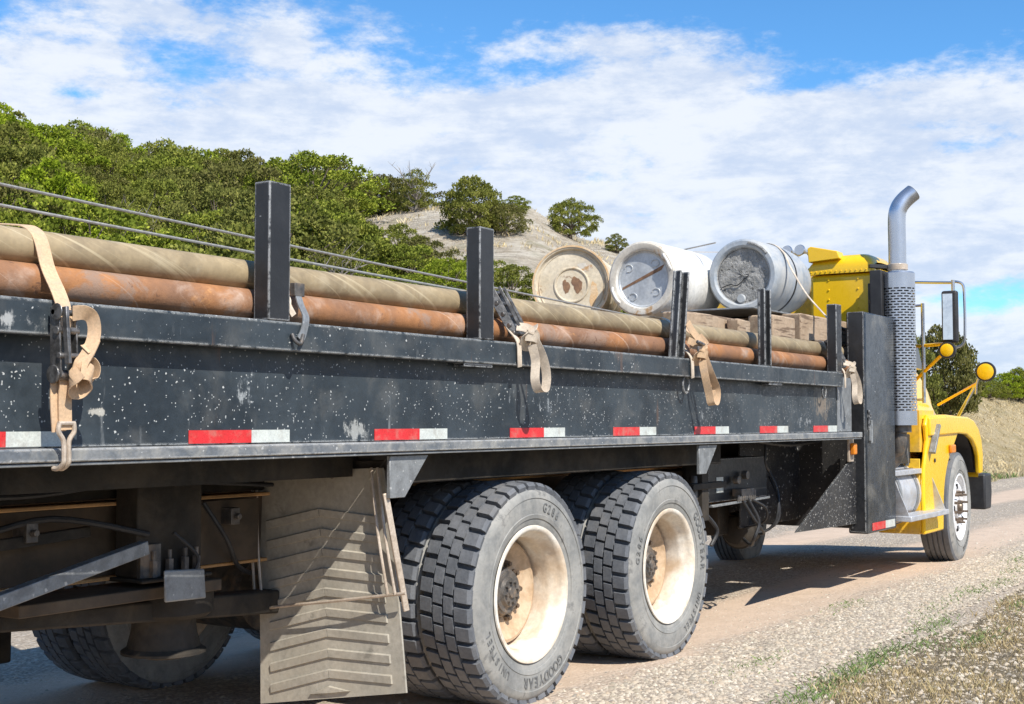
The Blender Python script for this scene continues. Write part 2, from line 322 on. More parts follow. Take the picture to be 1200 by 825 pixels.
        o.parent = parent; o.location = base-pa; o['abs'] = tuple(base)
        if not flat:
            me.shade_smooth(); me.set_sharp_from_angle(angle=rad(sm))
        if bevel:
            b = o.modifiers.new('bevel', 'BEVEL'); b.width = bevel; b.segments = seg; b.limit_method = 'ANGLE'; b.angle_limit = rad(40); b.harden_normals = False
            me.shade_smooth()
            if seg == 1: me.set_sharp_from_angle(angle=rad(sm))
        return o
def tag(o, label=None, cat=None, group=None, kind=None):
    for k, v in (('label', label), ('category', cat), ('group', group), ('kind', kind)):
        if v: o[k] = v
    return o
def empty(name, loc, parent=None):
    o = bpy.data.objects.new(name, None); COL.objects.link(o); o.empty_display_size = .2
    pa = Vector(parent['abs']) if parent is not None else Vector((0, 0, 0))
    o.parent = parent; o.location = Vector(loc)-pa; o['abs'] = tuple(loc); return o
def kids(o): return [c for c in bpy.data.objects if c.parent == o]
def copy_tree(o, parent=None, loc=None):
    ch = kids(o); c = o.copy(); COL.objects.link(c); c.parent = parent
    if loc is not None: c.location = loc
    for k in ch: copy_tree(k, c)
    return c
def npmesh(name, V, F, m):
    """V (n,3) float array, F (k,3 or 4) int array"""
    me = bpy.data.meshes.new(name); k = F.shape[1]
    me.vertices.add(len(V)); me.vertices.foreach_set('co', V.astype('f').ravel())
    me.loops.add(F.size); me.loops.foreach_set('vertex_index', F.astype('i').ravel())
    me.polygons.add(len(F)); me.polygons.foreach_set('loop_start', np.arange(0, F.size, k, dtype='i')); me.polygons.foreach_set('loop_total', np.full(len(F), k, dtype='i'))
    me.materials.append(M[m]); me.update(calc_edges=True); me.validate(); return me
# ================================================================== terrain
CX,CY=0.0,-4.56
AZT=[(-60,.0,80),(-20,.006,80),(0,.012,80),(11,.016,80),(14,.021,74),(17.5,.025,70),(20,.035,72),(23,.065,78),(26,.10,84),(28,.122,86),(29.5,.131,86),(33,.158,88),(36,.158,88),(40.5,.146,90),(47,.145,92),(54.3,.170,92),(62,.21,92),(90,.22,90),(120,.12,80),(150,.0,80)]
def lerp_tab(a):
    if a<=AZT[0][0]: return AZT[0][1:]
    for p,q in zip(AZT,AZT[1:]):
        if a<=q[0]:
            t=(a-p[0])/(q[0]-p[0]); t=t*t*(3-2*t)
            return (p[1]+(q[1]-p[1])*t, p[2]+(q[2]-p[2])*t)
    return AZT[-1][1:]
def sm(t):
    t=min(1,max(0,t)); return t*t*(3-2*t)
def wob(x,y,s):
    return math.sin(x*1.7/s+1.3*math.sin(y*1.1/s))*math.cos(y*1.3/s+.7*math.sin(x*.9/s+2))
def H(x,y):
    z=-.05*min(5.2,max(0,y+1.2))
    r=math.hypot(x-CX,y-CY); az=math.degrees(math.atan2(y-CY,x-CX))
    e,rc=lerp_tab(az); hc=(1.33+.26+e*rc)
    r0=24
    w=sm((y-4.3)/7)
    t=(r-r0)/(rc-r0)
    if t<=0: h=0
    elif t<1: 
        h=hc*(sm(t)*.35+.65*(1.25*t-.25*t**5))
        h*=1
    else:
        d=r-rc; h=hc-(hc+3)*(1-math.exp(-(d/160.)**2)) 
    n=.9*wob(x,y,9)*min(1,max(0,t))+.35*wob(x+5,y+3,3.3)*min(1,max(0,t)*2)
    return z+w*(h+n*sm((1.05-t)/.3 if t>.7 else 1)*.6)
def rmat(name, fn, bump, bsc, bd=.02, rough=.95):
    Mx = bpy.data.materials.new(name); Mx.use_nodes = True; nt = Mx.node_tree; nt.nodes.clear(); g = G(nt)
    tc = g.n('ShaderNodeTexCoord'); P = tc.outputs['Object']
    col, h = fn(g, P)
    bp = g.n('ShaderNodeBump', {'Height': h, 'Strength': bump, 'Distance': bd})
    bs = g.n('ShaderNodeBsdfPrincipled', {'Base Color': col, 'Roughness': rough, 'Specular IOR Level': .15, 'Normal': bp.outputs[0]})
    g.n('ShaderNodeOutputMaterial', {0: bs.outputs[0]}); return Mx
def ground_fn(g, P):
    s = g.n('ShaderNodeSeparateXYZ', {0: P})
    n = g.noise(P, .35, 8, .65, .5); n2 = g.noise(P, 2.2, 8, .7, .4); n3 = g.noise(P, 14, 6, .7)
    strata = g.noise(g.vmul(P, (.25, .25, 2.6)), 1.0, 8, .65, .8)
    soil = g.mix(g.ss(n2, .35, .65), (.68, .59, .46), (.50, .42, .31))
    soil = g.mix(g.ss(strata, .50, .60, 0, .8), soil, (.78, .70, .57))
    soil = g.mix(g.ss(g.noise(g.vmul(P, (.8, .8, 5)), 1.3, 8, .7, 1.2), .54, .60, 0, .6), soil, (.33, .25, .17))
    soil = g.mix(g.ss(n3, .58, .72, 0, .6), soil, (.24, .21, .13))
    soil = g.mix(g.ss(n, .55, .64, 0, .45), soil, (.33, .30, .17))
    dry = g.mix(g.ss(n2, .38, .62), (.54, .42, .23), (.66, .54, .34))
    dry = g.mix(g.ss(n, .5, .62, 0, .6), dry, (.40, .33, .17))
    dry = g.mix(g.ss(n3, .55, .7, 0, .6), dry, (.27, .20, .10))
    y = g.m('ADD', s.outputs[1], g.m('MULTIPLY', n, 6))
    col = g.mix(g.ss(y, 18, 25), dry, soil)
    verge = g.mix(g.ss(n3, .4, .62), (.46, .37, .25), (.33, .26, .16))
    col = g.mix(g.ss(g.m('ADD', s.outputs[1], g.m('MULTIPLY', n2, 1.0)), -1.2, .2), verge, col)
    return col, g.m('ADD', g.m('MULTIPLY', n2, .7), g.m('MULTIPLY', n3, .4))
M['ground'] = rmat('dry_hill_soil', ground_fn, 1.0, 1, .45)
def road_fn(g, P):
    s = g.n('ShaderNodeSeparateXYZ', {0: P}); y = s.outputs[1]
    nw = g.noise(g.vmul(P, (.25, 1, 1)), 1.3, 5, .6); n2 = g.noise(P, 5, 7, .7); n3 = g.noise(P, 45, 5, .7)
    yy = g.m('ADD', y, g.m('MULTIPLY', g.m('SUBTRACT', nw, .5), .9))
    v = g.n('ShaderNodeTexVoronoi', {'Vector': P, 'Scale': 42.0}); vc = g.n('ShaderNodeSeparateXYZ', {0: v.outputs['Color']})
    v2 = g.n('ShaderNodeTexVoronoi', {'Vector': P, 'Scale': 19.0}); v2c = g.n('ShaderNodeSeparateXYZ', {0: v2.outputs['Color']})
    def bump_at(c, w):
        q = g.m('DIVIDE', g.m('SUBTRACT', yy, c), w); return g.m('EXPONENT', g.m('MULTIPLY', g.m('MULTIPLY', q, q), -1))
    track = g.m('MAXIMUM', bump_at(-.75, .62), bump_at(1.45, .62))
    dirt = g.mix(g.ss(n2, .35, .65), (.66, .50, .37), (.57, .43, .315))
    grav = g.mix(vc.outputs[0], (.32, .26, .195), (.60, .51, .40))
    grav = g.mix(g.m('MULTIPLY', g.m('GREATER_THAN', v2c.outputs[0], .62), g.m('LESS_THAN', v2.outputs['Distance'], .4)), grav, (.58, .52, .44))
    grav = g.mix(g.ss(v.outputs['Distance'], .35, .6, 0, .7), grav, (.30, .25, .20))
    loose = g.ss(g.m('SUBTRACT', g.m('ADD', track, g.m('MULTIPLY', g.m('SUBTRACT', n2, .5), .9)), .0), .22, .80, 0, .85)
    col = g.mix(loose, grav, dirt)
    col = g.mix(g.ss(n3, .62, .75, 0, .5), col, (.36, .30, .24))
    h = g.m('SUBTRACT', g.m('MULTIPLY', n3, .4), g.m('MULTIPLY', v.outputs['Distance'], g.ss(loose, 0, 1, .9, .12)))
    h = g.m('ADD', h, g.m('MULTIPLY', n2, .5))
    return col, h
M['road'] = rmat('gravel_road_surface', road_fn, .8, 1, .018)
def polar_grid():
    azs = list(np.arange(-180, -14, 6.0))+list(np.arange(-14, 75, .35))+list(np.arange(75, 181, 5.0))
    azs[-1] = 180.0
    rs = [.5]
    while rs[-1] < 100: rs.append(rs[-1]*1.035 if rs[-1] < 24 else rs[-1]+.75)
    while rs[-1] < 5000: rs.append(rs[-1]*1.18)
    V = [(CX, CY, 0.0)]; nA = len(azs)-1
    for r in rs:
        for a in azs[:-1]:
            x = CX+r*math.cos(rad(a)); y = CY+r*math.sin(rad(a)); V.append((x, y, H(x, y)))
    F = []
    for i in range(nA): F.append((0, 1+i, 1+(i+1) % nA))
    for k in range(len(rs)-1):
        for i in range(nA):
            j = (i+1) % nA; F.append((1+k*nA+i, 1+(k+1)*nA+i, 1+(k+1)*nA+j, 1+k*nA+j))
    mb = MB(); mb.add(V, F); return mb.build('ground', 'ground', sm=180)
tag(polar_grid(), kind='structure')
mb = MB(); random.seed(3)
xs = list(np.arange(-40, 48, .5)); ys = [-2.3, -2.0, -1.2, 0, 1.4, 2.8, 3.8, 4.1]
for x in xs:
    for k, y in enumerate(ys):
        yy = y+(random.uniform(-.14, .14) if k in (0, len(ys)-1) else 0)
        mb.v.append((x, yy, -.05*min(5.2, max(0, yy+1.2))+(.014 if 0 < k < len(ys)-1 else -.004)))
for i in range(len(xs)-1):
    for k in range(len(ys)-1):
        a = i*len(ys)+k; mb.f.append((a, a+len(ys), a+len(ys)+1, a+1)); mb.fm.append(0)
tag(mb.build('road', 'road', sm=180), kind='structure')
rng = np.random.default_rng(11)
def gz(x, y): return -.05*np.clip(y+1.2, 0, 5.2)
def Hv(x, y): return np.array([H(a, b) for a, b in zip(x, y)])
# loose gravel: thousands of little stones, one object
def gravel():
    xs, ys, ss = [], [], []
    def band(n, x0, x1, yf, s0, s1, pw=1.0):
        x = x0+(x1-x0)*rng.random(n)**pw; y = yf(n); xs.append(x); ys.append(y); ss.append((s0+(s1-s0)*rng.random(n)**3.2)*.72)
    band(26000, 4.2, 16, lambda n: rng.normal(-1.78, .26, n), .006, .024, 1.25)
    band(40000, 4.2, 16, lambda n: rng.uniform(-4.3, -1.3, n), .006, .030, 1.25)
    band(12000, 4.0, 20, lambda n: rng.uniform(-1.6, .9, n), .004, .016)
    band(6000, 14, 38, lambda n: rng.normal(-1.7, .45, n), .010, .032)
    band(4500, 8, 36, lambda n: rng.normal(.35, .3, n), .007, .022)
    band(9000, 8, 40, lambda n: rng.normal(3.1, .5, n), .010, .032)
    band(3500, 0, 6, lambda n: rng.uniform(-2.4, 4, n), .008, .025)
    x = np.concatenate(xs); y = np.concatenate(ys); s = np.concatenate(ss); n = len(x)
    base = np.array([(1, 0, 0), (.5, .87, 0), (-.5, .87, 0), (-1, 0, 0), (-.5, -.87, 0), (.5, -.87, 0), (.25, .1, .8), (-.3, -.05, .72)])
    fc = np.array([(0, 1, 6), (1, 2, 6), (2, 7, 6), (2, 3, 7), (3, 4, 7), (4, 5, 7), (5, 6, 7), (5, 0, 6)])
    a = rng.random(n)*6.283; sx = s*(.7+.6*rng.random(n)); sy = s*(.55+.5*rng.random(n)); sz = s*(.45+.5*rng.random(n))
    J = 1+.35*(rng.random((n, 8, 3))-.5)
    P = base[None]*J; px = P[..., 0]*sx[:, None]; py = P[..., 1]*sy[:, None]; pz = P[..., 2]*sz[:, None]
    c, q = np.cos(a)[:, None], np.sin(a)[:, None]
    V = np.stack([x[:, None]+px*c-py*q, y[:, None]+px*q+py*c, (gz(x, y)+np.where((y > -2.1) & (y < 4), .014, 0))[:, None]+pz-.001], -1).reshape(-1, 3)
    F = (fc[None]+(np.arange(n)*8)[:, None, None]).reshape(-1, 3)
    o = bpy.data.objects.new('gravel', npmesh('gravel', V, F, 'stone')); COL.objects.link(o)
    tag(o, 'loose pale gravel scattered along the dirt road and its shoulders', 'gravel', kind='stuff')
gravel()
def blades(name, m, x, y, z, h, w, lean=.5, per=1):
    n = len(x); a = rng.random(n)*6.283; b = rng.random(n)*6.283
    dx, dy = np.cos(a)*w/2, np.sin(a)*w/2
    lx, ly = np.cos(b)*h*lean*rng.random(n), np.sin(b)*h*lean*rng.random(n)
    V = np.stack([np.stack([x-dx, y-dy, z], -1), np.stack([x+dx, y+dy, z], -1), np.stack([x+lx*.4+dx*.7, y+ly*.4+dy*.7, z+h*.6], -1), np.stack([x+lx*1.1, y+ly*1.1, z+h], -1)], 1).reshape(-1, 3)
    F = (np.array([[0, 1, 2], [0, 2, 3]])[None]+(np.arange(n)*4)[:, None, None]).reshape(-1, 3)
    o = bpy.data.objects.new(name, npmesh(name, V, F, m)); COL.objects.link(o); return o
def clumpy(n, x0, x1, y0, y1, nc, sp, px=1.0):
    cx = x0+(x1-x0)*rng.random(nc)**px; cy = rng.uniform(y0, y1, nc); k = rng.integers(0, nc, n)
    return cx[k]+rng.normal(0, sp, n), cy[k]+rng.normal(0, sp, n)
# verge of dry grass between the road and the camera
x, y = clumpy(120000, 3.6, 17, -4.6, -2.25, 2600, .05, 1.2)
x2 = rng.uniform(3.6, 17, 9000); y2 = rng.uniform(-4.6, -2.0, 9000); x = np.concatenate([x, x2]); y = np.concatenate([y, y2])
edge = -2.3-.25*np.sin(x*1.7)-.12*np.sin(x*4.3); k = y < edge+rng.normal(0, .12, len(x)); x, y = x[k], y[k]
h = .010+.040*rng.random(len(x))**2.2
tag(blades('dry_grass', 'straw', x, y, np.zeros(len(x))-.003, h, .0012+.0014*rng.random(len(x)), .8), 'short straw coloured dry grass on the near roadside verge', 'dry grass', kind='stuff')
wc = [(6.1, -2.25), (6.5, -2.2), (7.0, -2.2), (7.5, -2.15), (7.9, -2.25), (9.2, -1.95), (9.8, -1.9), (10.6, -1.9), (11.3, -1.95), (12.3, -1.85), (5.6, -2.5), (8.3, -2.5), (13.2, -1.7), (13.9, -1.65), (10.2, -2.4), (8.8, -2.1), (6.8, -1.7), (9.3, -1.35)]
xw, yw = [], []
for cx_, cy_ in wc:
    q = int(rng.integers(120, 520)); xw.append(cx_+rng.normal(0, .24, q)); yw.append(cy_+rng.normal(0, .06, q))
xw = np.concatenate(xw); yw = np.concatenate(yw)
tag(blades('green_weeds', 'weed', xw, yw, gz(xw, yw)+.004, .008+.024*rng.random(len(xw)), .003+.003*rng.random(len(xw)), 1.3), 'low green weeds in patches along the gravel edge', 'weeds', kind='stuff')
# dry field beyond the road
x, y = clumpy(60000, 14, 82, 4.0, 17, 5200, .16); k = (np.abs((y+4.56)/np.maximum(x, 1)) < .6) & (y > 4.05+.25*np.sin(x)); x, y = x[k], y[k]
tag(blades('dry_field_grass', 'strawf', x, y, Hv(x, y)-.02, .05+.13*rng.random(len(x))**2, .012+.010*rng.random(len(x)), 1.0), 'tufted golden dry grass on the low rise beyond the road', 'dry grass', kind='stuff')
x, y = clumpy(9000, 28, 72, 15, 50, 700, .22); zz = Hv(x, y)
tag(blades('hillside_grass', 'strawf', x, y, zz-.03, .12+.2*rng.random(len(x)), .03+.02*rng.random(len(x)), .8), 'sparse tufts of dry grass on the pale eroded bank', 'dry grass', kind='stuff')
x, y = clumpy(2600, 22, 40, 4.1, 5.2, 60, .25); 
tag(blades('roadside_weeds', 'weed', x, y, Hv(x, y)-.01, .06+.12*rng.random(len(x)), .02, .9), 'yellow green weeds along the far side of the road', 'weeds', kind='stuff')

# ================================================================== trees
def juniper(seed, n_clump, n_leaf, leafm='leaf', W_=.52, sparse=0.0, dead=0, gap=.042, loc=(0, 0, 0)):
    """a unit-height juniper: crown of leaf sprays in clumps, tapered trunk with limbs; returns its root"""
    r_ = np.random.default_rng(seed); R_ = random.Random(seed)
    root = empty('juniper_tree', loc)
    cl = []
    tries = 0
    while len(cl) < n_clump and tries < 4000:
        tries += 1
        th = R_.random()*6.283; zc = R_.random()**.8; 
        env = W_*(math.sin(math.pi*min(1, .22+.80*zc))**.6)*(1+.22*math.sin(3*th+seed)+.14*math.sin(5*th+zc*5))
        rr_ = env*R_.uniform(.55, 1)**.5
        p = (rr_*math.cos(th), rr_*math.sin(th), .06+.86*zc)
        if all((p[0]-a[0])**2+(p[1]-a[1])**2+(p[2]-a[2])**2 > gap for a in cl) and R_.random() > sparse: cl.append(p)
    C_ = np.array(cl); rc = r_.uniform(.088, .128, len(C_))
    k = r_.integers(0, len(C_), n_leaf)
    d = r_.normal(size=(n_leaf, 3)); d /= np.linalg.norm(d, axis=1)[:, None]; d[:, 2] = np.where(d[:, 2] < -.3, -d[:, 2], d[:, 2])
    rr_ = rc[k]*(.62+.42*r_.random(n_leaf)**.5)
    lump = 1+.28*np.sin(d[:, 0]*7+k)*np.sin(d[:, 1]*8+k*2.)
    P = C_[k]+d*(rr_*lump)[:, None]*np.array([1.05, 1.05, .95])
    up = d*.75+np.array([0, 0, .8])+r_.normal(size=(n_leaf, 3))*.42; up /= np.linalg.norm(up, axis=1)[:, None]
    sd = np.cross(up, r_.normal(size=(n_leaf, 3))); sd /= np.linalg.norm(sd, axis=1)[:, None]
    L = (.020+.018*r_.random(n_leaf))[:, None]; Wd = (.008+.007*r_.random(n_leaf))[:, None]
    V = np.stack([P, P+up*L*.55+sd*Wd, P+up*L, P+up*L*.5-sd*Wd], 1).reshape(-1, 3)
    F = np.arange(n_leaf*4).reshape(-1, 4)
    me = npmesh('crown', V, F, leafm); cr = bpy.data.objects.new('crown', me); COL.objects.link(cr); cr.parent = root
    mb = MB(); base = Vector((0, 0, -.06))
    mb.tube([base, (.02, .01, .12), (-.01, .03, .35), (.02, 0, .62)], .05, 8, 4, rr=lambda t: .045*(1-t)+.008)
    for i in range(min(26, len(cl))):
        c = Vector(cl[i*len(cl)//26 if len(cl) >= 26 else i]); s0 = Vector((0, .01, min(.5, c.z*.45)))
        mid = s0.lerp(c, .55)+Vector((R_.uniform(-.03, .03), R_.uniform(-.03, .03), -.03))
        mb.tube([s0, mid, c], .01, 5, 3, rr=lambda t: .014*(1-t)+.003)
    for i in range(dead):
        th = R_.random()*6.283; s0 = Vector((0, 0, R_.uniform(.25, .5))); e = Vector((math.cos(th)*R_.uniform(.3, .62), math.sin(th)*R_.uniform(.3, .62), R_.uniform(.65, 1.15)))
        mid = s0.lerp(e, .5)+Vector((R_.uniform(-.08, .08), R_.uniform(-.08, .08), R_.uniform(-.05, .1)))
        mb.tube([s0, mid, e], .01, 5, 4, rr=lambda t: .014*(1-t)+.002)
        for q in range(3):
            b0 = mid.lerp(e, R_.uniform(.1, .9)); b1 = b0+Vector((R_.uniform(-.12, .12), R_.uniform(-.12, .12), R_.uniform(.05, .18)))
            mb.tube([b0, b1], .004, 4, 0, rr=lambda t: .005*(1-t)+.001)
    t = mb.build('trunk', 'deadwood' if dead else 'bark', None, sm=60); t.parent = root; t.location = (0, 0, 0)
    return root
SPEC=[('crest_a', 56.81, 42.7, 1.43), ('crest_b', 57.42, 41.24, 1.61), ('snag', 53.31, 36.03, 2.17), ('crest_r', 57.59, 40.3, 1.32), ('big', 48.2, 29.03, 2.59), ('low_r', 49.39, 28.08, 1.38), ('tiny_crest', 57.21, 32.56, 0.89), ('lone', 59.78, 30.69, 2.07), ('tiny2', 58.98, 27.55, 0.96), ('right_big', 50.96, 9.06, 3.49), ('right_low', 48.18, 9.53, 2.94), ('h1', 61.72, 9.95, 0.85), ('h2', 68.61, 10.75, 1.27), ('h3', 69.77, 10.36, 1.63), ('h4', 73.31, 10.3, 1.52), ('h5', 59.65, 10.19, 0.67)]
MASS=[(52.3, 60.8, 3.9), (53.8, 74.7, 3.2), (48.3, 49.5, 2.8), (26.7, 28.5, 3.8), (53.1, 54.5, 3.9), (58.1, 75.3, 2.9), (34.0, 25.1, 2.6), (33.7, 40.9, 3.7), (38.5, 34.9, 3.6), (50.3, 70.8, 3.7), (54.7, 43.4, 2.6), (44.0, 32.9, 1.9), (32.6, 17.3, 1.8), (44.2, 39.3, 3.9), (53.9, 63.4, 3.2), (71.8, 66.4, 4.0), (30.5, 21.2, 1.9), (43.6, 63.2, 3.6), (61.1, 48.9, 3.2), (47.2, 46.4, 3.8), (47.5, 63.4, 3.7), (20.5, 24.8, 3.2), (46.4, 52.5, 3.9), (63.6, 70.3, 3.1), (40.0, 61.3, 2.7), (49.3, 52.3, 3.4), (73.3, 61.0, 3.4), (43.8, 43.6, 3.6), (23.4, 23.4, 3.2), (53.0, 57.3, 3.2), (36.9, 46.5, 3.7), (24.8, 30.6, 3.9), (65.1, 64.6, 3.4), (38.1, 52.5, 2.9), (44.9, 59.1, 3.5), (37.6, 28.0, 3.4), (65.6, 58.6, 3.4), (31.1, 14.0, 1.4), (39.3, 44.3, 2.6), (37.4, 19.8, 1.6), (35.4, 22.9, 1.5), (29.3, 15.8, 1.4), (29.1, 19.0, 2.0), (26.7, 24.8, 2.7), (56.7, 45.9, 3.9), (33.9, 19.8, 1.5), (42.1, 35.7, 2.5), (57.7, 63.7, 2.6), (69.2, 63.2, 2.7), (63.7, 50.7, 3.0), (39.9, 17.1, 1.8), (56.8, 53.4, 4.0), (49.7, 77.5, 3.5), (58.6, 60.4, 3.4), (41.0, 50.9, 2.6), (42.1, 67.5, 2.8), (57.4, 70.2, 3.4), (47.3, 75.4, 3.1), (49.2, 58.9, 2.6), (35.0, 16.5, 1.5), (39.4, 39.5, 3.4), (38.7, 56.8, 3.0), (66.8, 53.2, 3.6), (47.0, 41.2, 2.9), (47.0, 55.9, 2.5), (37.9, 31.3, 2.9), (23.3, 28.0, 3.5), (44.9, 66.0, 3.7), (67.6, 60.9, 2.7), (31.3, 26.9, 2.9), (27.2, 41.7, 2.9), (70.7, 56.8, 3.4), (60.4, 72.7, 3.7), (29.3, 37.7, 3.0), (36.2, 54.7, 2.6), (59.6, 55.8, 2.7), (57.3, 66.7, 3.5), (63.0, 56.5, 3.3), (28.6, 34.7, 3.2), (27.1, 16.8, 1.7), (62.1, 61.5, 3.2), (54.0, 47.7, 2.9), (26.1, 36.7, 2.5), (24.0, 20.5, 3.8), (34.5, 35.6, 2.9), (35.7, 38.1, 3.0), (31.8, 33.1, 3.0), (40.9, 28.7, 1.8), (54.0, 51.8, 2.6), (61.7, 64.4, 3.9), (37.1, 15.3, 1.4), (40.1, 23.1, 1.4), (39.8, 47.6, 3.5), (42.9, 47.5, 3.4), (31.6, 43.1, 3.1), (34.5, 50.3, 3.9), (34.1, 14.1, 1.9), (48.3, 38.5, 3.9), (47.3, 67.7, 3.1), (66.3, 68.6, 2.9), (43.1, 29.1, 1.9), (54.3, 69.9, 3.1), (32.5, 22.6, 2.0), (58.9, 51.4, 3.5), (51.7, 79.6, 2.7), (47.1, 71.1, 3.0), (31.8, 49.5, 3.8), (41.8, 54.0, 3.1), (61.4, 68.3, 4.0), (34.6, 31.6, 3.1), (30.6, 11.4, 2.0), (51.0, 65.7, 3.0), (34.3, 47.4, 2.9), (50.1, 56.2, 3.6), (68.9, 66.5, 3.3), (51.6, 41.1, 2.6), (20.6, 29.2, 3.8), (25.8, 33.9, 3.0), (36.2, 25.8, 2.0), (41.4, 26.5, 1.7), (34.8, 28.2, 4.0), (50.3, 74.2, 3.3), (56.5, 57.8, 3.9), (57.3, 78.1, 3.4), (46.4, 36.5, 2.8), (57.2, 48.7, 3.5), (49.6, 44.6, 3.7), (44.5, 50.1, 3.0), (36.7, 41.7, 2.8), (34.6, 43.6, 4.0), (53.8, 66.7, 3.3), (27.8, 31.4, 3.2), (30.5, 30.6, 2.6), (55.7, 61.3, 3.3), (42.2, 58.1, 3.2), (39.2, 25.5, 1.9), (44.0, 69.7, 2.8), (65.6, 72.2, 3.4), (61.0, 58.9, 3.4), (74.1, 64.0, 3.1), (26.6, 21.8, 4.0), (50.1, 47.3, 3.1), (31.4, 46.4, 3.0), (22.5, 32.2, 3.3), (70.6, 60.2, 3.7), (46.2, 34.3, 1.5), (67.7, 56.4, 2.7), (42.1, 41.4, 3.5), (41.0, 31.9, 3.1), (17.7, 25.1, 3.3), (29.4, 24.2, 3.2), (32.2, 37.4, 3.7), (56.2, 72.8, 3.8), (61.5, 52.4, 3.3), (40.5, 64.3, 2.7), (30.0, 40.7, 3.6), (50.3, 62.6, 2.5), (37.6, 17.6, 2.0), (28.7, 44.1, 3.2), (61.2, 75.6, 2.9), (44.1, 55.7, 2.9), (54.2, 78.0, 3.4), (51.8, 49.8, 3.9), (52.4, 45.0, 2.9), (29.0, 13.4, 1.4), (51.1, 82.4, 3.8), (33.9, 53.1, 3.0), (37.8, 22.8, 1.6), (37.5, 49.4, 2.8), (76.2, 61.4, 3.7), (23.3, 35.1, 3.3), (37.7, 59.8, 3.8)]
PRO = {}
def prim(kind):
    if kind not in PRO:
        PRO[kind] = {'a': lambda: juniper(1, 62, 15000), 'b': lambda: juniper(2, 58, 14000, W_=.60), 'c': lambda: juniper(3, 60, 14000, 'leafo', W_=.5), 'd': lambda: juniper(4, 64, 15000, W_=.47),
                     'e': lambda: juniper(5, 60, 13000, 'leafo', W_=.62, gap=.03), 's': lambda: juniper(6, 30, 4200, 'leafo', W_=.5, sparse=.3, dead=9), 'big': lambda: juniper(7, 75, 21000, 'leafo', W_=.50, gap=.024), 'lone': lambda: juniper(8, 70, 19000, 'leafo', W_=.62, gap=.026), 'snag': lambda: juniper(9, 34, 5200, 'leafo', W_=.34, sparse=.25, dead=10)}[kind]()
        PRO[kind]['used'] = 0
    return PRO[kind]
def place(kind, x, y, h, label, cat='tree', group=None, rot=None, wide=1.0):
    p = prim(kind)
    o = p if not p['used'] else copy_tree(p)
    p['used'] = 1; 
    o.location = (x, y, H(x, y)-.04*h); o.scale = (h*wide, h*wide, h); o.rotation_euler = (0, 0, random.uniform(0, 6.28) if rot is None else rot)
    if 'used' in o and o is not p: del o['used']
    tag(o, label, cat, group); 
    if group is None and 'group' in o: del o['group']
    return o
SP = {'crest_a': ('b', 1.9, 'rounded green shrub at the left end of the row on top of the pale bank'), 'crest_b': ('e', 1.8, 'wide dark green shrub in the middle of the row on top of the pale bank'),
 'snag': ('snag', 1.0, 'thin juniper with bare grey twigs sticking up against the sky on the bank top'), 'crest_r': ('c', 1.3, 'small low juniper at the foot of the twiggy half bare one'),
 'big': ('big', .9, 'tall full juniper standing alone on the pale bank above the second black stake'), 'low_r': ('e', 1.2, 'low juniper growing against the right side of the tall full one'),
 'tiny_crest': ('c', 1.4, 'tiny dark juniper on the skyline just right of the tall full one'), 'lone': ('lone', .88, 'round dark juniper alone on the skyline above the rusty cream drum'),
 'tiny2': ('c', 1.0, 'small juniper peeking over the skyline between the first two drums'), 'right_big': ('big', .66, 'big green juniper behind the truck hood and its mirrors'),
 'right_low': ('d', .6, 'juniper half hidden behind the cab and exhaust guard'), 'h1': ('e', 1.3, 'low shrub on the far dry rise just right of the fender mirror'), 'h2': ('b', 1.3, 'mid sized dark shrub on the far dry rise at the right'),
 'h3': ('lone', 1.0, 'taller dark juniper on the far rise at the right edge of the photo'), 'h4': ('a', 1.2, 'outermost juniper of the far rise'), 'h5': ('e', 1.3, 'lowest shrub of the far rise, beside the fender mirror')}
random.seed(21)
for n_, x_, y_, h_ in SPEC:
    k_, w_, l_ = SP[n_]; place(k_, x_, y_, h_*(1.4 if n_[:5] == 'crest' else 1.08), l_, 'shrub' if n_ in ('crest_a', 'crest_b', 'h1', 'h2', 'h5') else 'tree', wide=w_)
for i, (x_, y_, h_) in enumerate(MASS):
    a_ = math.degrees(math.atan2(y_-CY, x_-CX)); r__ = math.hypot(x_-CX, y_-CY)
    if a_ > 40.6:
        k_ = random.choice('aabbddcce'); 
        if random.random() < .09: k_ = 's'
        if k_ == 's': l_, g_ = 'half bare juniper with pale dead branches among the green ones', 'half dead junipers on the left slope'
        elif r__ > 78: l_, g_ = 'green juniper on the skyline of the tall wooded slope', 'junipers along the skyline of the left slope'
        elif r__ > 55: l_, g_ = 'green juniper packed among others halfway up the wooded slope', 'junipers halfway up the left slope'
        else: l_, g_ = 'green juniper low on the wooded slope just above the pipes', 'junipers at the foot of the left slope'
    else:
        k_ = random.choice('ccebad'); l_, g_ = 'low bushy juniper in the thicket below the pale bank', 'junipers below the pale bank'
    place(k_, x_, y_, h_, l_, 'tree', g_, wide=random.uniform(.95, 1.25) if a_ > 40.6 else random.uniform(1.1, 1.5))
# ================================================================== the truck
T = empty('flatbed_truck', (7, 0, 0))
tag(T, 'long flatbed truck with dark steel sides, stake posts and yellow cab on gravel road', 'truck')
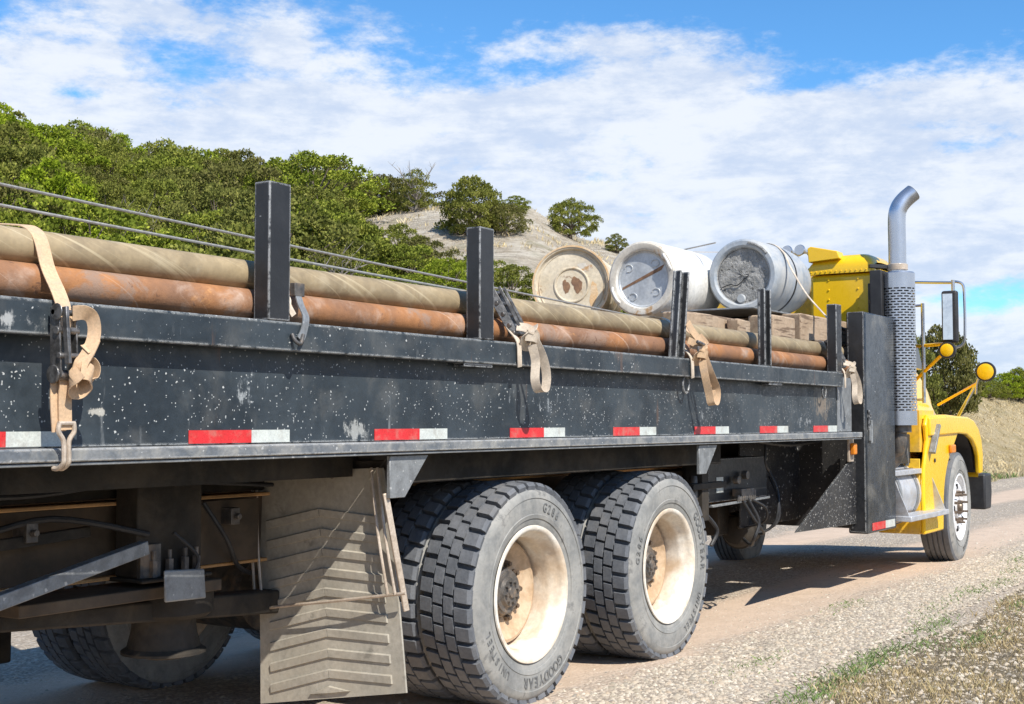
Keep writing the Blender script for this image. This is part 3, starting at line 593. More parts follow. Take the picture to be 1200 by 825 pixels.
# ---- wheels: origin in the wheel centre, axle along y, outer face towards -y
def tyre_mesh(drive):
    mb = MB()
    prof = [(.300, -.100), (.315, -.128), (.335, -.138), (.352, -.141), (.354, -.146), (.372, -.150), (.375, -.147), (.43, -.150), (.448, -.147), (.450, -.151), (.468, -.147), (.484, -.141), (.497, -.134)]
    if drive:
        p2 = prof[:-2]+[(.478, -.142), (.489, -.134), (.495, -.126), (.499, -.08), (.500, 0)]
        full = p2+[(r, -y) for r, y in reversed(p2[:-1])]
    else:
        rib = [(.512, -.130), (.524, -.122), (.528, -.098), (.528, -.078), (.514, -.075), (.514, -.066), (.530, -.063), (.530, -.030), (.515, -.027), (.515, -.018), (.530, -.015), (.530, 0)]
        p2 = prof+rib; full = p2+[(r, -y) for r, y in reversed(p2[:-1])]
    mb.mi = 0
    mb.lathe(full, n=112)
    nf = len(full)-1
    lim = .4885
    for i, f in enumerate(mb.f):
        k = i % nf
        mb.fm[i] = 1 if min(full[k][0], full[k+1][0]) >= lim-.001 else 0
    if drive:
        mb.mi = 1; NP = 38
        cols = [(-.140, -.062, 1.0, .502), (-.054, -.004, .52, .530), (.004, .054, .02, .530), (.062, .140, -.46, .502)]
        for k in range(NP):
            for ci, (y0, y1, ph, _) in enumerate(cols):
                sh = ci in (0, 3)
                gap = .27 if sh else .15
                a0 = (k+ph+gap/2)/NP*2*math.pi; a1 = (k+1+ph-gap/2)/NP*2*math.pi; sk = -.10/NP*2*math.pi
                def pt(y, a, r, side): 
                    return (math.cos(a+(sk*((y-y0)/(y1-y0)-.5)))*r, y, math.sin(a+(sk*((y-y0)/(y1-y0)-.5)))*r)
                am = (a0+a1)/2
                if sh:
                    yo, yi = (y0, y1) if ci == 0 else (y1, y0); s_ = 1 if ci == 0 else -1
                    rings = [[(yo+.006*s_, .482), (yo-.001*s_, .507), (yo+.012*s_, .5225), (yi, .5285), (yi, .494)]]
                else: rings = [[(y0, .494), (y0+.0015, .5285), (y1-.0015, .5295), (y1, .494)]]
                R0 = rings[0]; m = len(R0); vs = []
                for a, ins in ((a0, .0), (a0+.0022, 1), (am, 1), (a1-.0022, 1), (a1, 0)):
                    for j, (y, r) in enumerate(R0):
                        rr = r-(.003 if not ins and r > .51 else 0)
                        vs.append(pt(y, a, rr, 0))
                fs = []
                for q in range(4):
                    for j in range(m-1): fs.append((q*m+j, q*m+j+1, (q+1)*m+j+1, (q+1)*m+j))
                fs += [tuple(range(m)), tuple(range(5*m-1, 4*m-1, -1))]
                mb.add(vs, fs)
    return mb
def ring_text(words, parent, y=-.1505):
    """raised lettering round the sidewall: (text, centre angle clockwise from top, radius, height)"""
    dg = None; mb = MB(); cache = {}
    for txt, cang, R, hgt in words:
        adv = hgt*.92/R
        for i, ch in enumerate(txt):
            if ch == ' ': continue
            if ch not in cache:
                cu = bpy.data.curves.new('t', 'FONT'); cu.body = ch; cu.align_x = 'CENTER'; cu.size = 1; cu.extrude = .035; cu.offset = .012; cu.resolution_u = 3
                ob = bpy.data.objects.new('t', cu); COL.objects.link(ob); bpy.context.view_layer.update()
                me = bpy.data.meshes.new_from_object(ob.evaluated_get(bpy.context.evaluated_depsgraph_get()))
                cache[ch] = ([tuple(v.co) for v in me.vertices], [tuple(p.vertices) for p in me.polygons])
                bpy.data.objects.remove(ob); bpy.data.curves.remove(cu); bpy.data.meshes.remove(me)
            vs, fs = cache[ch]; th = rad(cang)+(i-(len(txt)-1)/2)*adv
            V = []
            for vx, vy, vz in vs:
                lx = vx*hgt*1.15; ly = (vy-.35)*hgt*1.35; r = R+ly; t = th+lx/R
                V.append((r*math.sin(t), y-vz*hgt*1.2, r*math.cos(t)))
            mb.add(V, fs)
    return mb
TY_D = tyre_mesh(True); TY_F = tyre_mesh(False)
def wheel_parts(kind, loc, parent):
    """kind: 'outer' (deep dish outboard), 'inner', 'front'"""
    w = MB()
    if kind == 'outer': d = .040
    elif kind == 'inner': d = -.10
    else: d = -.105
    if kind != 'front':
        s = 1 if kind == 'outer' else -1
        w.lathe([(0, d), (.12, d), (.165, d-.004*s), (.20, d-.018*s), (.225, d-.040*s), (.24, d-.036*s), (.262, d+.012), (.262, d+.022), (.22, d+.01), (0, d+.012)], n=56)
    else:
        w.lathe([(0, -.125), (.095, -.125), (.10, -.100), (.15, -.108), (.185, -.122), (.215, -.128), (.245, -.108), (.262, -.07), (.262, -.06), (.23, -.09), (.1, -.085), (0, -.09)], n=56)
    w.v = [(v[0]+loc[0], v[1]+loc[1], v[2]+loc[2]) for v in w.v]
    wo_ = w.build('wheel', 'rimw' if kind == 'front' else 'disc', parent, loc=loc, sm=50)
    wo_['abs'] = tuple(loc)
    L = Vector(loc)
    def sub(mb, name, m, **k):
        mb.v = [(v[0]+L.x, v[1]+L.y, v[2]+L.z) for v in mb.v]; return mb.build(name, m, wo_, **k)
    t = MB(); src = TY_F if kind == 'front' else TY_D; t.v = list(src.v); t.f = list(src.f); t.fm = list(src.fm)
    sub(t, 'tyre', ['sidewall', 'tread'], sm=28)
    r = MB()
    hs = .312
    if kind == 'front':
        pr = [(hs, -.132), (.322, -.137), (.318, -.142), (.306, -.143), (.296, -.137), (.290, -.12), (.284, -.10), (.262, -.075), (.258, 0), (.258, .09), (.285, .12), (.31, .135), (.318, .13), (.29, .10), (.268, .08), (.268, -.06), (.292, -.10)]
    else:
        pr = [(hs, -.132), (.322, -.137), (.320, -.144), (.308, -.145), (.297, -.139), (.289, -.122), (.283, -.10), (.268, -.085), (.262, -.06), (.262, .085), (.266, .10), (.285, .12), (.31, .135), (.318, .13), (.29, .11), (.272, .09), (.272, -.06), (.292, -.10)]
    r.lathe(pr, n=72, close=True)
    sub(r, 'rim', 'rimw' if kind == 'front' else 'rim', sm=40)
    if kind == 'outer':
        h = MB(); h.cyl((0, .05, 0), (0, -.005, 0), .106, .098, 32); h.cyl((0, -.005, 0), (0, -.022, 0), .074, .066, 28); h.cyl((0, -.022, 0), (0, -.032, 0), .03, .026, 16)
        h.lathe([(.092, .0), (.106, .005), (.114, .02), (.118, .042)], n=32)
        for i in range(8):
            a = 2*math.pi*i/8+.2; h.cyl((.05*math.cos(a), -.022, .05*math.sin(a)), (.05*math.cos(a), -.036, .05*math.sin(a)), .0085, n=6)
        sub(h, 'hub', 'hub')
        for i in range(10):
            a = 2*math.pi*i/10; c, s_ = .134*math.cos(a), .134*math.sin(a)
            nn = MB().cyl((c, .045, s_), (c, .020, s_), .019, .017, 6); nn.cyl((c, .025, s_), (c, .008, s_), .011, .011, 8); sub(nn, 'lug_nut', 'nut')
    if kind == 'front':
        h = MB(); h.cyl((0, -.12, 0), (0, -.145, 0), .070, .066, 32); h.cyl((0, -.145, 0), (0, -.160, 0), .05, .04, 24)
        sub(h, 'hub', 'nut')
        for i in range(10):
            a = 2*math.pi*i/10+.3; c, s_ = .143*math.cos(a), .143*math.sin(a); nn = MB()
            nn.cyl((c, -.105, s_), (c, -.140, s_), .017, .015, 6); nn.cyl((c, -.14, s_), (c, -.185, s_), .0105, .0105, 8)
            sub(nn, 'lug_nut', 'nut')
        for i in range(5):
            a = 2*math.pi*i/5+math.pi; c, s_ = .212*math.cos(a), .212*math.sin(a)
            hh = MB().cyl((c, -.1315, s_), (c, -.122, s_), .026, .026, 20); sub(hh, 'hand_hole', 'darkhole')  # dark disc on the uncut wheel stands in for a shaded hole
    return wo_
WZ = .520
def letter(w, words, m='letters'):
    L = Vector(w['abs']); mb = ring_text(words, w); mb.v = [(v[0]+L.x, v[1]+L.y, v[2]+L.z) for v in mb.v]; mb.build('sidewall_lettering', m, w, sm=30)
w1 = wheel_parts('outer', (5.31, -1.075, WZ), T)
for q_ in (('GOODYEAR', 168, .412, .050), ('UNISTEEL', 232, .412, .040), ('G286', 22, .412, .044)): letter(w1, [q_])
w2 = copy_tree(w1, T, Vector((6.76, -1.075, WZ))-Vector(T['abs'])); w2.rotation_euler = (0, rad(-95), 0)
w1i = wheel_parts('inner', (5.31, -.765, WZ), T)
w2i = copy_tree(w1i, T, Vector((6.76, -.765, WZ))-Vector(T['abs'])); w2i.rotation_euler = (0, .7, 0)
LZ = WZ-.105
for x_ in (5.06, 6.50):
    a_ = copy_tree(w1, T, Vector((x_, 1.075, LZ))-Vector(T['abs'])); a_.rotation_euler = (0, 0, math.pi)
    a_ = copy_tree(w1i, T, Vector((x_, .765, LZ))-Vector(T['abs'])); a_.rotation_euler = (0, .3, math.pi)
w3 = wheel_parts('front', (13.03, -1.06, WZ-.01), T); w3.rotation_euler = (0, 0, rad(3))
letter(w3, [('GOODYEAR', 150, .412, .046)])
a_ = copy_tree(w3, T, Vector((13.03, .80, LZ-.05))-Vector(T['abs'])); a_.rotation_euler = (0, 0, math.pi+rad(3))
# ---- bed
def B(name, m, mb, parent=T, **k): return mb.build(name, m, parent, **k)
X0, X1 = .55, 9.62
for s in (-1, 1):
    sy = lambda y: y*-s
    p = B('side_panel', 'steel', MB().box(X0, 9.99, s*1.172, s*1.150, 1.250, 1.60), bevel=.003, seg=1)
    if s == -1:
        # pale bare end plate and its upright
        B('end_plate', 'galv', MB().box(9.665, 9.985, -1.178, -1.1725, 1.255, 1.665), p)
    B('top_rail', 'steel', MB().box(X0, X1, s*1.242, s*1.10, 1.587, 1.695), bevel=.006)
    B('rub_rail', 'rubrail', MB().box(X0, 10.02, s*1.252, s*1.170, 1.208, 1.249), bevel=.005)
    B('rub_rail_lip', 'galv', MB().box(X0, 10.02, s*1.244, s*1.150, 1.196, 1.2055), bevel=.002, seg=1)
B('deck', 'timber', MB().box(X0, 10.88, -1.098, 1.098, 1.62, 1.688))
B('tail_plate', 'black', MB().box(X0-.02, X0-.001, -1.23, 1.23, 1.15, 1.69), bevel=.004)
cb = MB()
for i in range(24):
    x = X0+.25+i*.41
    if x < 10.1: cb.box(x, x+.06, -1.148, 1.148, 1.222, 1.60)
B('cross_members', 'under', cb)
B('sill_beam', 'under', MB().box(4.35, 7.9, -1.02, -.95, 1.06, 1.22), bevel=.004); B('sill_beam', 'under', MB().box(4.35, 7.9, .95, 1.02, 1.06, 1.22), bevel=.004)
for s in (-1, 1):
    f = MB().box(.8, 13.9, s*.43, s*.42, .735, 1.005); B('frame_rail', 'frame', f)
    B('subframe_beam', 'under', MB().box(.6, 10.9, s*.44, s*.34, 1.03, 1.218), bevel=.004)
    fl = MB().box(.8, 13.9, s*.475, s*.34, 1.006, 1.020); fl.box(.8, 13.9, s*.475, s*.34, .721, .7345)
    B('frame_flange', 'flange', fl, bevel=.003, seg=1)
B('sill_plank', 'under', MB().box(.6, 4.3, -.96, -.86, 1.10, 1.218))
# stakes
def stake(x, name='stake_post', lean=0.0, chan=False, s=-1, m='black'):
    y0, y1 = s*1.243, s*1.168; z0, z1 = 1.6955, 2.20; w = .112
    mb = MB()
    if not chan:
        a = [(x, y0, z0), (x+w, y0, z0), (x+w, y1, z0), (x, y1, z0)]; b = [(px+lean, py, z1) for px, py, pz in a]
        mb.hexa(a, b)
    else:
        for (xa, xb, ya, yb) in ((x, x+w, -1.205, -1.19), (x, x+.014, -1.2425, -1.206), (x+w-.014, x+w, -1.2425, -1.206)):
            a = [(xa, ya, z0), (xb, ya, z0), (xb, yb, z0), (xa, yb, z0)]; mb.hexa(a, [(px+lean, py, z1) for px, py, pz in a])
    o = mb.build(name, m, T, bevel=.004)
    return o
stake(3.49); stake(4.83); stake(6.80, lean=.075, chan=True); stake(8.115, chan=True); stake(9.485)
stake(1.9-.35, )
for x in (1.55, 3.49, 4.83, 6.80, 8.115, 9.485): stake(x, s=1)
# reflective tape, one metre apart
def tape(x, L1=.30, L2=.20, y=-1.1745, z0=1.2545, z1=1.300, par=None):
    r = B('red_tape', 'red', MB().box(x, x+L1, y, y+.002, z0, z1)); B('white_tape', 'white', MB().box(x+L1+.001, x+L1+L2, y, y+.002, z0, z1))
for x in (2.16, 3.18, 4.18, 5.18, 6.18, 7.18, 8.18, 9.17): tape(x)
# loops hanging under the top rail
for x, z, r in ((6.98, 1.545, .040), (9.28, 1.545, .036)):
    mb = MB(); mb.tube([(x+r*math.cos(a), -1.215, z+r*math.sin(a)*1.25) for a in np.linspace(0, 2*math.pi, 20)], .007, 6)
    B('tie_ring', 'black', mb)
for x in (4.72, 8.2):
    B('rail_bracket', 'black', MB().box(x, x+.22, -1.235, -1.18, 1.572, 1.586))
# triangular gussets under the rub rail
for x in (4.22, 7.14):
    B('gusset', 'galv', MB().prism([(x, 1.19), (x+.26, 1.19), (x+.10, 1.02), (x, 1.02)], -1.222, -1.205), bevel=.002, seg=1)
    B('gusset', 'galv', MB().prism([(x, 1.19), (x+.26, 1.19), (x+.10, 1.02), (x, 1.02)], 1.205, 1.222), bevel=.002, seg=1)
# ---- mud flap: a tilted sheet with raised chevrons
def flap(A, B_, C_, D_, side):
    """corners: top-left(inner) A, top-right(outer) B_, bottom-right C_, bottom-left D_"""
    A, B_, C_, D_ = map(Vector, (A, B_, C_, D_)); nrm = (B_-A).cross(D_-A).normalized()
    if nrm.x > 0: nrm = -nrm
    def P(u, v, h=0.0): return (A*(1-u)+B_*u)*(1-v)+(D_*(1-u)+C_*u)*v+nrm*h+Vector((.012*math.sin(v*3.1), 0, 0))
    mb = MB(); nu, nv = 10, 16
    for h in (0, -.010):
        for j in range(nv+1):
            for i in range(nu+1): mb.v.append(tuple(P(i/nu, j/nv, h)))
    K = (nu+1)*(nv+1)
    for j in range(nv):
        for i in range(nu):
            a = j*(nu+1)+i; mb.f += [(a, a+1, a+nu+2, a+nu+1), (K+a+nu+1, K+a+nu+2, K+a+1, K+a)]; mb.fm += [0, 0]
    bd = [i for i in range(nu+1)]+[j*(nu+1)+nu for j in range(1, nv+1)]+[nv*(nu+1)+i for i in range(nu-1, -1, -1)]+[j*(nu+1) for j in range(nv-1, 0, -1)]
    for a, b in zip(bd, bd[1:]+bd[:1]): mb.f.append((a, b, K+b, K+a)); mb.fm.append(0)
    fm_ = 'flap' if side < 0 else 'under'; fo = mb.build('mud_flap', fm_, T, sm=50)
    ch = MB()
    for k in range(9):
        v0 = .17+k*.088; w_ = .040
        for (u0, u1, s0, s1) in ((.08, .5, .045, 0), (.5, .92, 0, .045)):
            a = [P(u0, v0+s0, .0005), P(u1, v0+s1, .0005), P(u1, v0+s1+w_, .0005), P(u0, v0+s0+w_, .0005)]
            b = [P(u0+.004, v0+s0+.006, .010), P(u1-.002 if u1 > .6 else u1, v0+s1+.006, .010), P(u1-.004 if u1 > .6 else u1, v0+s1+w_-.002, .007), P(u0+.004, v0+s0+w_-.002, .007)]
            ch.hexa([tuple(q) for q in a], [tuple(q) for q in b])
    ch.hexa([tuple(P(*q, .0005)) for q in ((.36, .975), (.5, .945), (.64, .975), (.5, .977))], [tuple(P(*q, .012)) for q in ((.37, .974), (.5, .95), (.63, .974), (.5, .976))])
    ch.build('chevron_ribs', fm_, fo, sm=20)
    bo = MB()
    for u in (.3, .62): q = P(u, .025); bo.cyl(q, q+nrm*.012, .016, .012, 12)
    bo.build('bolt', 'hub', fo)
    g_ = MB(); y0_ = -.02
    L1, L2 = P(-.005, .03, .03), P(.03, .03, .03)
    R1, R2 = P(.94, -.01, .03), P(.99, -.01, .03)
    for a, b in ((P(.012, .03, .02), P(.03, .60, .05)), (P(.045, .03, .02), P(.085, .60, .05)), (P(.94, .0, .02), P(.985, .575, .05)), (P(.985, .0, .02), P(1.035, .575, .05))):
        g_.tube([a, a.lerp(b, .5)+nrm*.012, b], .0065, 8, 4)
    g_.tube([P(-.02, .602, .045), P(.3, .592, .06), P(.7, .583, .06), P(1.10, .570, .045)], .0065, 8, 4)
    g_.build('wire_guard', 'wire', fo)
    tp = MB(); q = P(.025, .02, .02); tp.cyl(q-Vector((.02, 0, 0)), q+Vector((.03, 0, 0)), .022, n=12); q = P(.965, -.01, .02); tp.bar(q-Vector((.03, 0, .03)), q+Vector((-.03, 0, .035)), .04, .05)
    tp.build('clamp', 'wire', fo, bevel=.003)
    hb = MB().bar(P(-.06, -.015, -.03), P(1.02, -.015, -.03), .03, .045); hb.build('hanger_bar', 'under', fo, bevel=.003)
    return fo
flap((4.32, -.375, 1.105), (4.32, -1.104, 1.138), (4.25, -1.285, .247), (4.25, -.495, .114), -1)
# flap hanger strip beside the outer wire
B('flap_strut', 'wire', MB().bar((4.225, -1.195, 1.04), (4.315, -1.235, .56), .014, .026), bevel=.003)
# ---- running gear
ax = MB()
for x in (5.31, 6.76):
    ax.cyl((x, -1.0, WZ), (x, 1.0, LZ), .075, n=20)
    ax.lathe([(0, -.17), (.10, -.16), (.20, -.08), (.22, 0), (.20, .08), (.10, .16), (0, .17)], (x, 0, WZ-.04), 'x', 28)
B('axle', 'under', ax)
ax = MB(); ax.bar((13.03, -.95, WZ-.06), (13.03, .95, LZ-.06), .1, .1); B('axle', 'under', ax, bevel=.01)
for x in (5.31, 6.76):
    for s in (-1, 1): B('brake_drum', 'hub', MB().cyl((x, s*.48, WZ if s < 0 else LZ), (x, s*.66, WZ if s < 0 else LZ), .21, n=32))

sp = MB()
for s in (-1, 1):
    for q in range(5): sp.bar((5.0+.06*q, s*.52, .70+.02*q), (7.06-.06*q, s*.52, .70+.02*q), .09, .016)
    sp.prism([(5.85, 1.0), (6.25, 1.0), (6.15, .68), (5.95, .68)], s*.46, s*.60)
    sp.box(5.98, 6.12, s*.45, s*.64, .60, .80)
B('spring_pack', 'under', sp, bevel=.003, seg=1)
random.seed(9)
for pts, r in (([(2.2, -.50, 1.05), (2.7, -.52, .93), (3.1, -.56, .98), (3.5, -.62, .90)], .012), ([(3.85, -.55, 1.0), (3.95, -.58, .85), (4.1, -.5, .72), (4.3, -.4, .66)], .010),
               ([(2.2, -.62, 1.10), (2.9, -.64, 1.07), (3.45, -.62, 1.10), (4.2, -.6, 1.06)], .009), ([(3.6, -.65, .90), (3.7, -.68, .80), (3.68, -.66, .70), (3.8, -.6, .62)], .007)):
    B('air_hose', 'plastic', MB().tube(pts, r, 8, 6))
for x in (2.55, 3.0, 4.0): B('hose_clip', 'hub', MB().box(x, x+.05, -.56, -.48, .90, .97).cyl((x+.025, -.56, .935), (x+.025, -.585, .935), .014, n=6), bevel=.003)
B('spring_arm', 'under', MB().hexa([(2.9, -.56, .60), (4.3, -.56, .50), (4.3, -.44, .50), (2.9, -.44, .60)], [(2.9, -.56, .66), (4.3, -.56, .60), (4.3, -.44, .60), (2.9, -.44, .66)]), bevel=.01)
B('dark_screen', 'under', MB().box(1.3, 4.12, .75, 1.15, .16, 1.0), bevel=.01)  # added dark box, hides sunlit ground beyond the shaded underside
B('drive_shaft', 'under', MB().cyl((6.76, 0, .50), (10.5, 0, .66), .055, n=18))
# air spring with its pedestal behind the rear axle, and the big bracket on the frame
a_ = MB().lathe([(0, .66), (.19, .66), (.195, .645), (.195, .57), (.175, .552), (.13, .545), (.125, .53), (.13, .49), (.145, .43), (.168, .415), (.168, .405), (.10, .40), (.08, .385), (0, .385)], (3.74, -.45, 0), 'z', 40)
B('air_spring', 'under', a_)
br = MB().box(3.46, 3.79, -.605, -.48, .735, 1.21); br.box(3.44, 3.80, -.66, -.44, .718, .733); B('spring_bracket', 'under', br, bevel=.006)
bb = MB()
for x in (3.52, 3.60, 3.68, 3.74):
    bb = MB(); bb.cyl((x, -.63, .735), (x, -.63, .80), .017, n=6); bb.cyl((x, -.63, .80), (x, -.63, .835), .009, n=8); B('bracket_bolt', 'hub', bb)
B('bracket_shim', 'hub', MB().box(3.46, 3.56, -.625, -.606, .735, .86))
B('lower_plate', 'frame', MB().box(2.9, 3.85, -.66, -.40, .655, .70), bevel=.004)
B('frame_side_plate', 'frame', MB().box(3.80, 4.22, -.50, -.476, .74, 1.0))
B('tab_plate', 'galv', MB().hexa([(3.46, -.76, .775), (3.68, -.74, .76), (3.69, -.74, .645), (3.465, -.76, .655)], [(3.46, -.748, .775), (3.68, -.728, .76), (3.69, -.728, .645), (3.465, -.748, .655)]), bevel=.006)
B('angle_brace', 'galv', MB().bar((2.40, -.82, .685), (3.36, -.76, .868), .05, .045, up=(0, 1, 0)), bevel=.003)
B('angle_brace', 'under', MB().bar((2.2, -.55, .86), (3.3, -.52, .92), .03, .04), bevel=.003)
tk = MB().cyl((1.1, -.72, .86), (2.35, -.72, .86), .17, n=28); B('air_tank', 'under', tk)
# things hung on the frame ahead of the rear wheels
fr = MB(); fr.box(7.78, 7.90, -.90, -.80, .80, 1.12); fr.box(8.02, 8.66, -.60, -.50, .72, 1.0); B('battery_box', 'under', fr, bevel=.006)
B('hanger_bracket', 'under', MB().box(7.70, 7.80, -.98, -.86, .70, 1.06).box(7.55, 8.05, -.99, -.93, .90, .94), bevel=.004)
B('shock_absorber', 'hub', MB().cyl((7.66, -.92, .70), (7.72, -.92, .98), .032, n=14).cyl((7.82, -.92, .74), (7.82, -.92, 1.0), .03, n=14))
B('mounting_rail', 'galv', MB().bar((8.0, -.90, .775), (8.98, -.90, .79), .03, .016), bevel=.002, seg=1)
B('junction_box', 'black', MB().box(8.10, 9.10, -.84, -.72, .79, 1.08), bevel=.005)
B('paper_label', 'white', MB().box(8.22, 8.33, -.8435, -.8415, .85, .955))
vb = MB(); random.seed(4)
for i in range(9):
    x = 8.40+.035*i; vb.cyl((x, -.92, .79), (x, -.92, .82+.05*random.random()), .012, n=8)
vb.box(8.44, 8.66, -.93, -.86, .82, .87); vb.cyl((8.47, -.9, .93), (8.47, -.86, .93), .03, n=12); vb.cyl((8.62, -.9, .96), (8.62, -.86, .96), .03, n=12)
B('valve_block', 'hub', vb, bevel=.002, seg=1)
bc = MB(); bc.lathe([(0, -.09), (.05, -.09), (.10, -.07), (.125, -.03), (.13, 0), (.13, .02), (.12, .05), (.12, .13), (.09, .16), (0, .17)], (9.15, -.60, .53), 'x', 32); bc.lathe([(.128, -.012), (.14, -.01), (.14, .012), (.128, .014)], (9.15, -.60, .53), 'x', 32)
bc.cyl((9.15, -.60, .53), (9.02, -.66, .57), .014, n=10)
B('brake_chamber', 'under', bc)
B('crossmember', 'under', MB().box(8.9, 9.1, -.55, .9, .50, .72).box(7.6, 9.6, .30, .45, .42, .72), bevel=.01)
ho = MB()
for pts, r in (([(8.48, -.92, .79), (8.60, -.95, .66), (8.82, -.93, .55), (9.0, -.80, .52)], .010), ([(8.64, -.92, .79), (8.82, -.95, .72), (8.90, -.9, .62), (9.02, -.7, .56)], .008), ([(8.56, -.92, .80), (8.66, -.96, .64), (8.62, -.94, .52), (8.80, -.84, .46), (9.0, -.7, .48)], .012),
               ([(9.30, -.72, 1.06), (9.34, -.82, .84), (9.26, -.86, .66), (9.24, -.8, .54), (9.16, -.66, .50)], .011), ([(9.44, -.72, .92), (9.38, -.82, .74), (9.34, -.82, .58), (9.24, -.68, .48)], .009), ([(8.9, -.92, 1.20), (8.86, -.93, 1.05), (8.95, -.92, .98)], .009), ([(7.9, -.9, .74), (8.05, -.92, .62), (8.0, -.9, .52)], .014), ([(8.7, -.95, 1.19), (9.2, -.98, 1.16), (9.9, -.95, 1.18)], .012)):
    B('air_hose', 'plastic', MB().tube(pts, r, 8, 6))
# ---- black splash plates ahead of the wheels
B('splash_plate', 'blackspk', MB().box(8.95, 10.12, -.70, -.688, .56, 1.19))
B('gusset_plate', 'blackspk', MB().prism([(8.86, .555), (10.16, .535), (10.16, 1.12), (10.02, 1.03)], -1.15, -1.136), bevel=.002, seg=1)
B('splash_plate', 'blackspk', MB().box(10.12, 10.135, -1.13, 1.1, .50, 1.19))
B('marker_light', 'amber', MB().box(9.965, 10.035, -1.206, -1.17, 1.075, 1.165), bevel=.010, seg=3)
B('marker_bracket', 'wire', MB().box(9.95, 10.06, -1.168, -1.152, 1.02, 1.195), bevel=.003)
# ---- side cabinet and bulkhead behind the cab
for s in (-1, 1):
    c = B('side_cabinet', 'cabinet', MB().box(10.17, 10.90, s*1.236, s*1.08, .455, 2.19), bevel=.012)
    if s == -1:
        B('door_edge', 'black', MB().box(10.150, 10.165, -1.224, -1.10, .47, 2.19), c)
        B('latch', 'galv', MB().box(10.205, 10.262, -1.252, -1.238, 1.18, 1.30).cyl((10.235, -1.252, 1.16), (10.235, -1.252, 1.34), .012), c, bevel=.002)
        B('hinge', 'black', MB().box(10.18, 10.25, -1.25, -1.238, 1.36, 1.39).cyl((10.19, -1.246, 1.28), (10.19, -1.246, 1.42), .010), c)
    r = B('red_tape', 'red', MB().box(10.27, 10.60, s*1.2395, s*1.2375, .475, .535), c); B('white_tape', 'white', MB().box(10.602, 10.85, s*1.2395, s*1.2375, .475, .535), c)
B('bulkhead', 'black', MB().box(10.86, 10.92, -1.07, 1.07, 1.1, 2.17), bevel=.006)
B('grab_loop', 'galv', MB().tube([(10.19, -1.02, 1.73), (10.19, -1.02, 2.0), (10.25, -1.0, 2.08), (10.38, -1.0, 2.07)], .010, 8, 5))
# ---- cab
def section_loft(name, secs, m, parent=T, bevel=0, sm=40, cap=True):
    """secs: list of (x, [(y, z), ...]) closed outlines with equal point counts"""
    mb = MB(); n = len(secs[0][1])
    for x, o in secs:
        for p in o: mb.v.append((x if len(p) == 2 else x+p[2], p[0], p[1]))
    for k in range(len(secs)-1):
        for i in range(n): mb.f.append((k*n+i, k*n+(i+1) % n, (k+1)*n+(i+1) % n, (k+1)*n+i)); mb.fm.append(0)
    if cap: mb.f += [tuple(range(n)), tuple(range(len(secs)*n-1, (len(secs)-1)*n-1, -1))]; mb.fm += [0, 0]
    return mb.build(name, m, parent, sm=sm, bevel=bevel)
def rr(hw0, hw1, z0, z1, r, n=6):
    """outline: half-width hw0 at z0, hw1 at z1, top corners rounded by r"""
    pts = [(-hw0, z0), (-(hw0*.5+hw1*.5), (z0+z1)/2)]
    for i in range(n+1):
        a = math.pi-math.pi/2*i/n; pts.append((-hw1+r+r*math.cos(a), z1-r+r*math.sin(a)))
    for i in range(n+1):
        a = math.pi/2-math.pi/2*i/n; pts.append((hw1-r+r*math.cos(a), z1-r+r*math.sin(a)))
    return pts+[(hw0*.5+hw1*.5, (z0+z1)/2), (hw0, z0)]
# sleeper box with riveted seam and bulging roof cap
def pod(hw, z0, z1, r, cy=-.715): return [(y+cy, z) for y, z in rr(hw, hw, z0, z1, r)]
sl_ = section_loft('air_box', [(11.14, pod(.285, 1.9, 2.61, .03)), (11.78, pod(.285, 1.9, 2.61, .03))], 'yellow', bevel=.03)
section_loft('roof_cap', [(11.115, pod(.298, 2.615, 2.69, .05)), (11.135, pod(.298, 2.615, 2.735, .10)), (11.19, pod(.298, 2.615, 2.775, .14)), (11.30, pod(.298, 2.615, 2.79, .15)), (11.62, pod(.298, 2.615, 2.79, .15)), (11.72, pod(.296, 2.615, 2.76, .13)), (11.77, pod(.290, 2.615, 2.69, .06))], 'yellow', sl_)
rv = MB()
for i in range(13): y = -.985+i*.0445; rv.cyl((11.118, y, 2.635), (11.108, y, 2.635), .008, .005, 8)
for z in np.arange(2.05, 2.56, .085):
    for y in (-.86, -.60): rv.cyl((11.142, y, z), (11.132, y, z), .010, .006, 8)
for x in np.arange(11.2, 11.75, .05): rv.cyl((x, -1.016, 2.635), (x, -1.026, 2.635), .008, .005, 8)
B('rivets', 'yellow', rv, sl_)
B('roof_vent', 'yellow', MB().prism([(-.44, 2.72), (-.43, 2.845), (-.46, 2.86), (-.70, 2.805), (-.72, 2.74)], 11.08, 11.22, 'x'), sl_, bevel=.006)
hn = MB()
for y in (-.02, .10): hn.lathe([(0, -.12), (.045, -.12), (.05, -.10), (.03, -.04), (.018, .05), (.018, .2), (0, .2)], (11.35, y-.28, 2.86), 'x', 20); hn.cyl((11.45, y-.28, 2.85), (11.95, y-.28, 2.64), .012, n=8)
B('air_horn', 'chrome', hn, sl_)
cabs = section_loft('cab', [(11.84, rr(1.0, .93, .98, 2.66, .16)), (12.15, rr(1.0, .93, .98, 2.65, .16)), (12.36, rr(1.0, .90, .98, 2.55, .16)), (12.62, rr(.98, .86, .98, 2.22, .14)), (12.80, rr(.95, .82, .98, 1.96, .10))], 'yellow', bevel=.01)
B('cab_seam', 'plastic', MB().box(11.778, 11.842, -.96, .96, 1.0, 2.62), cabs)
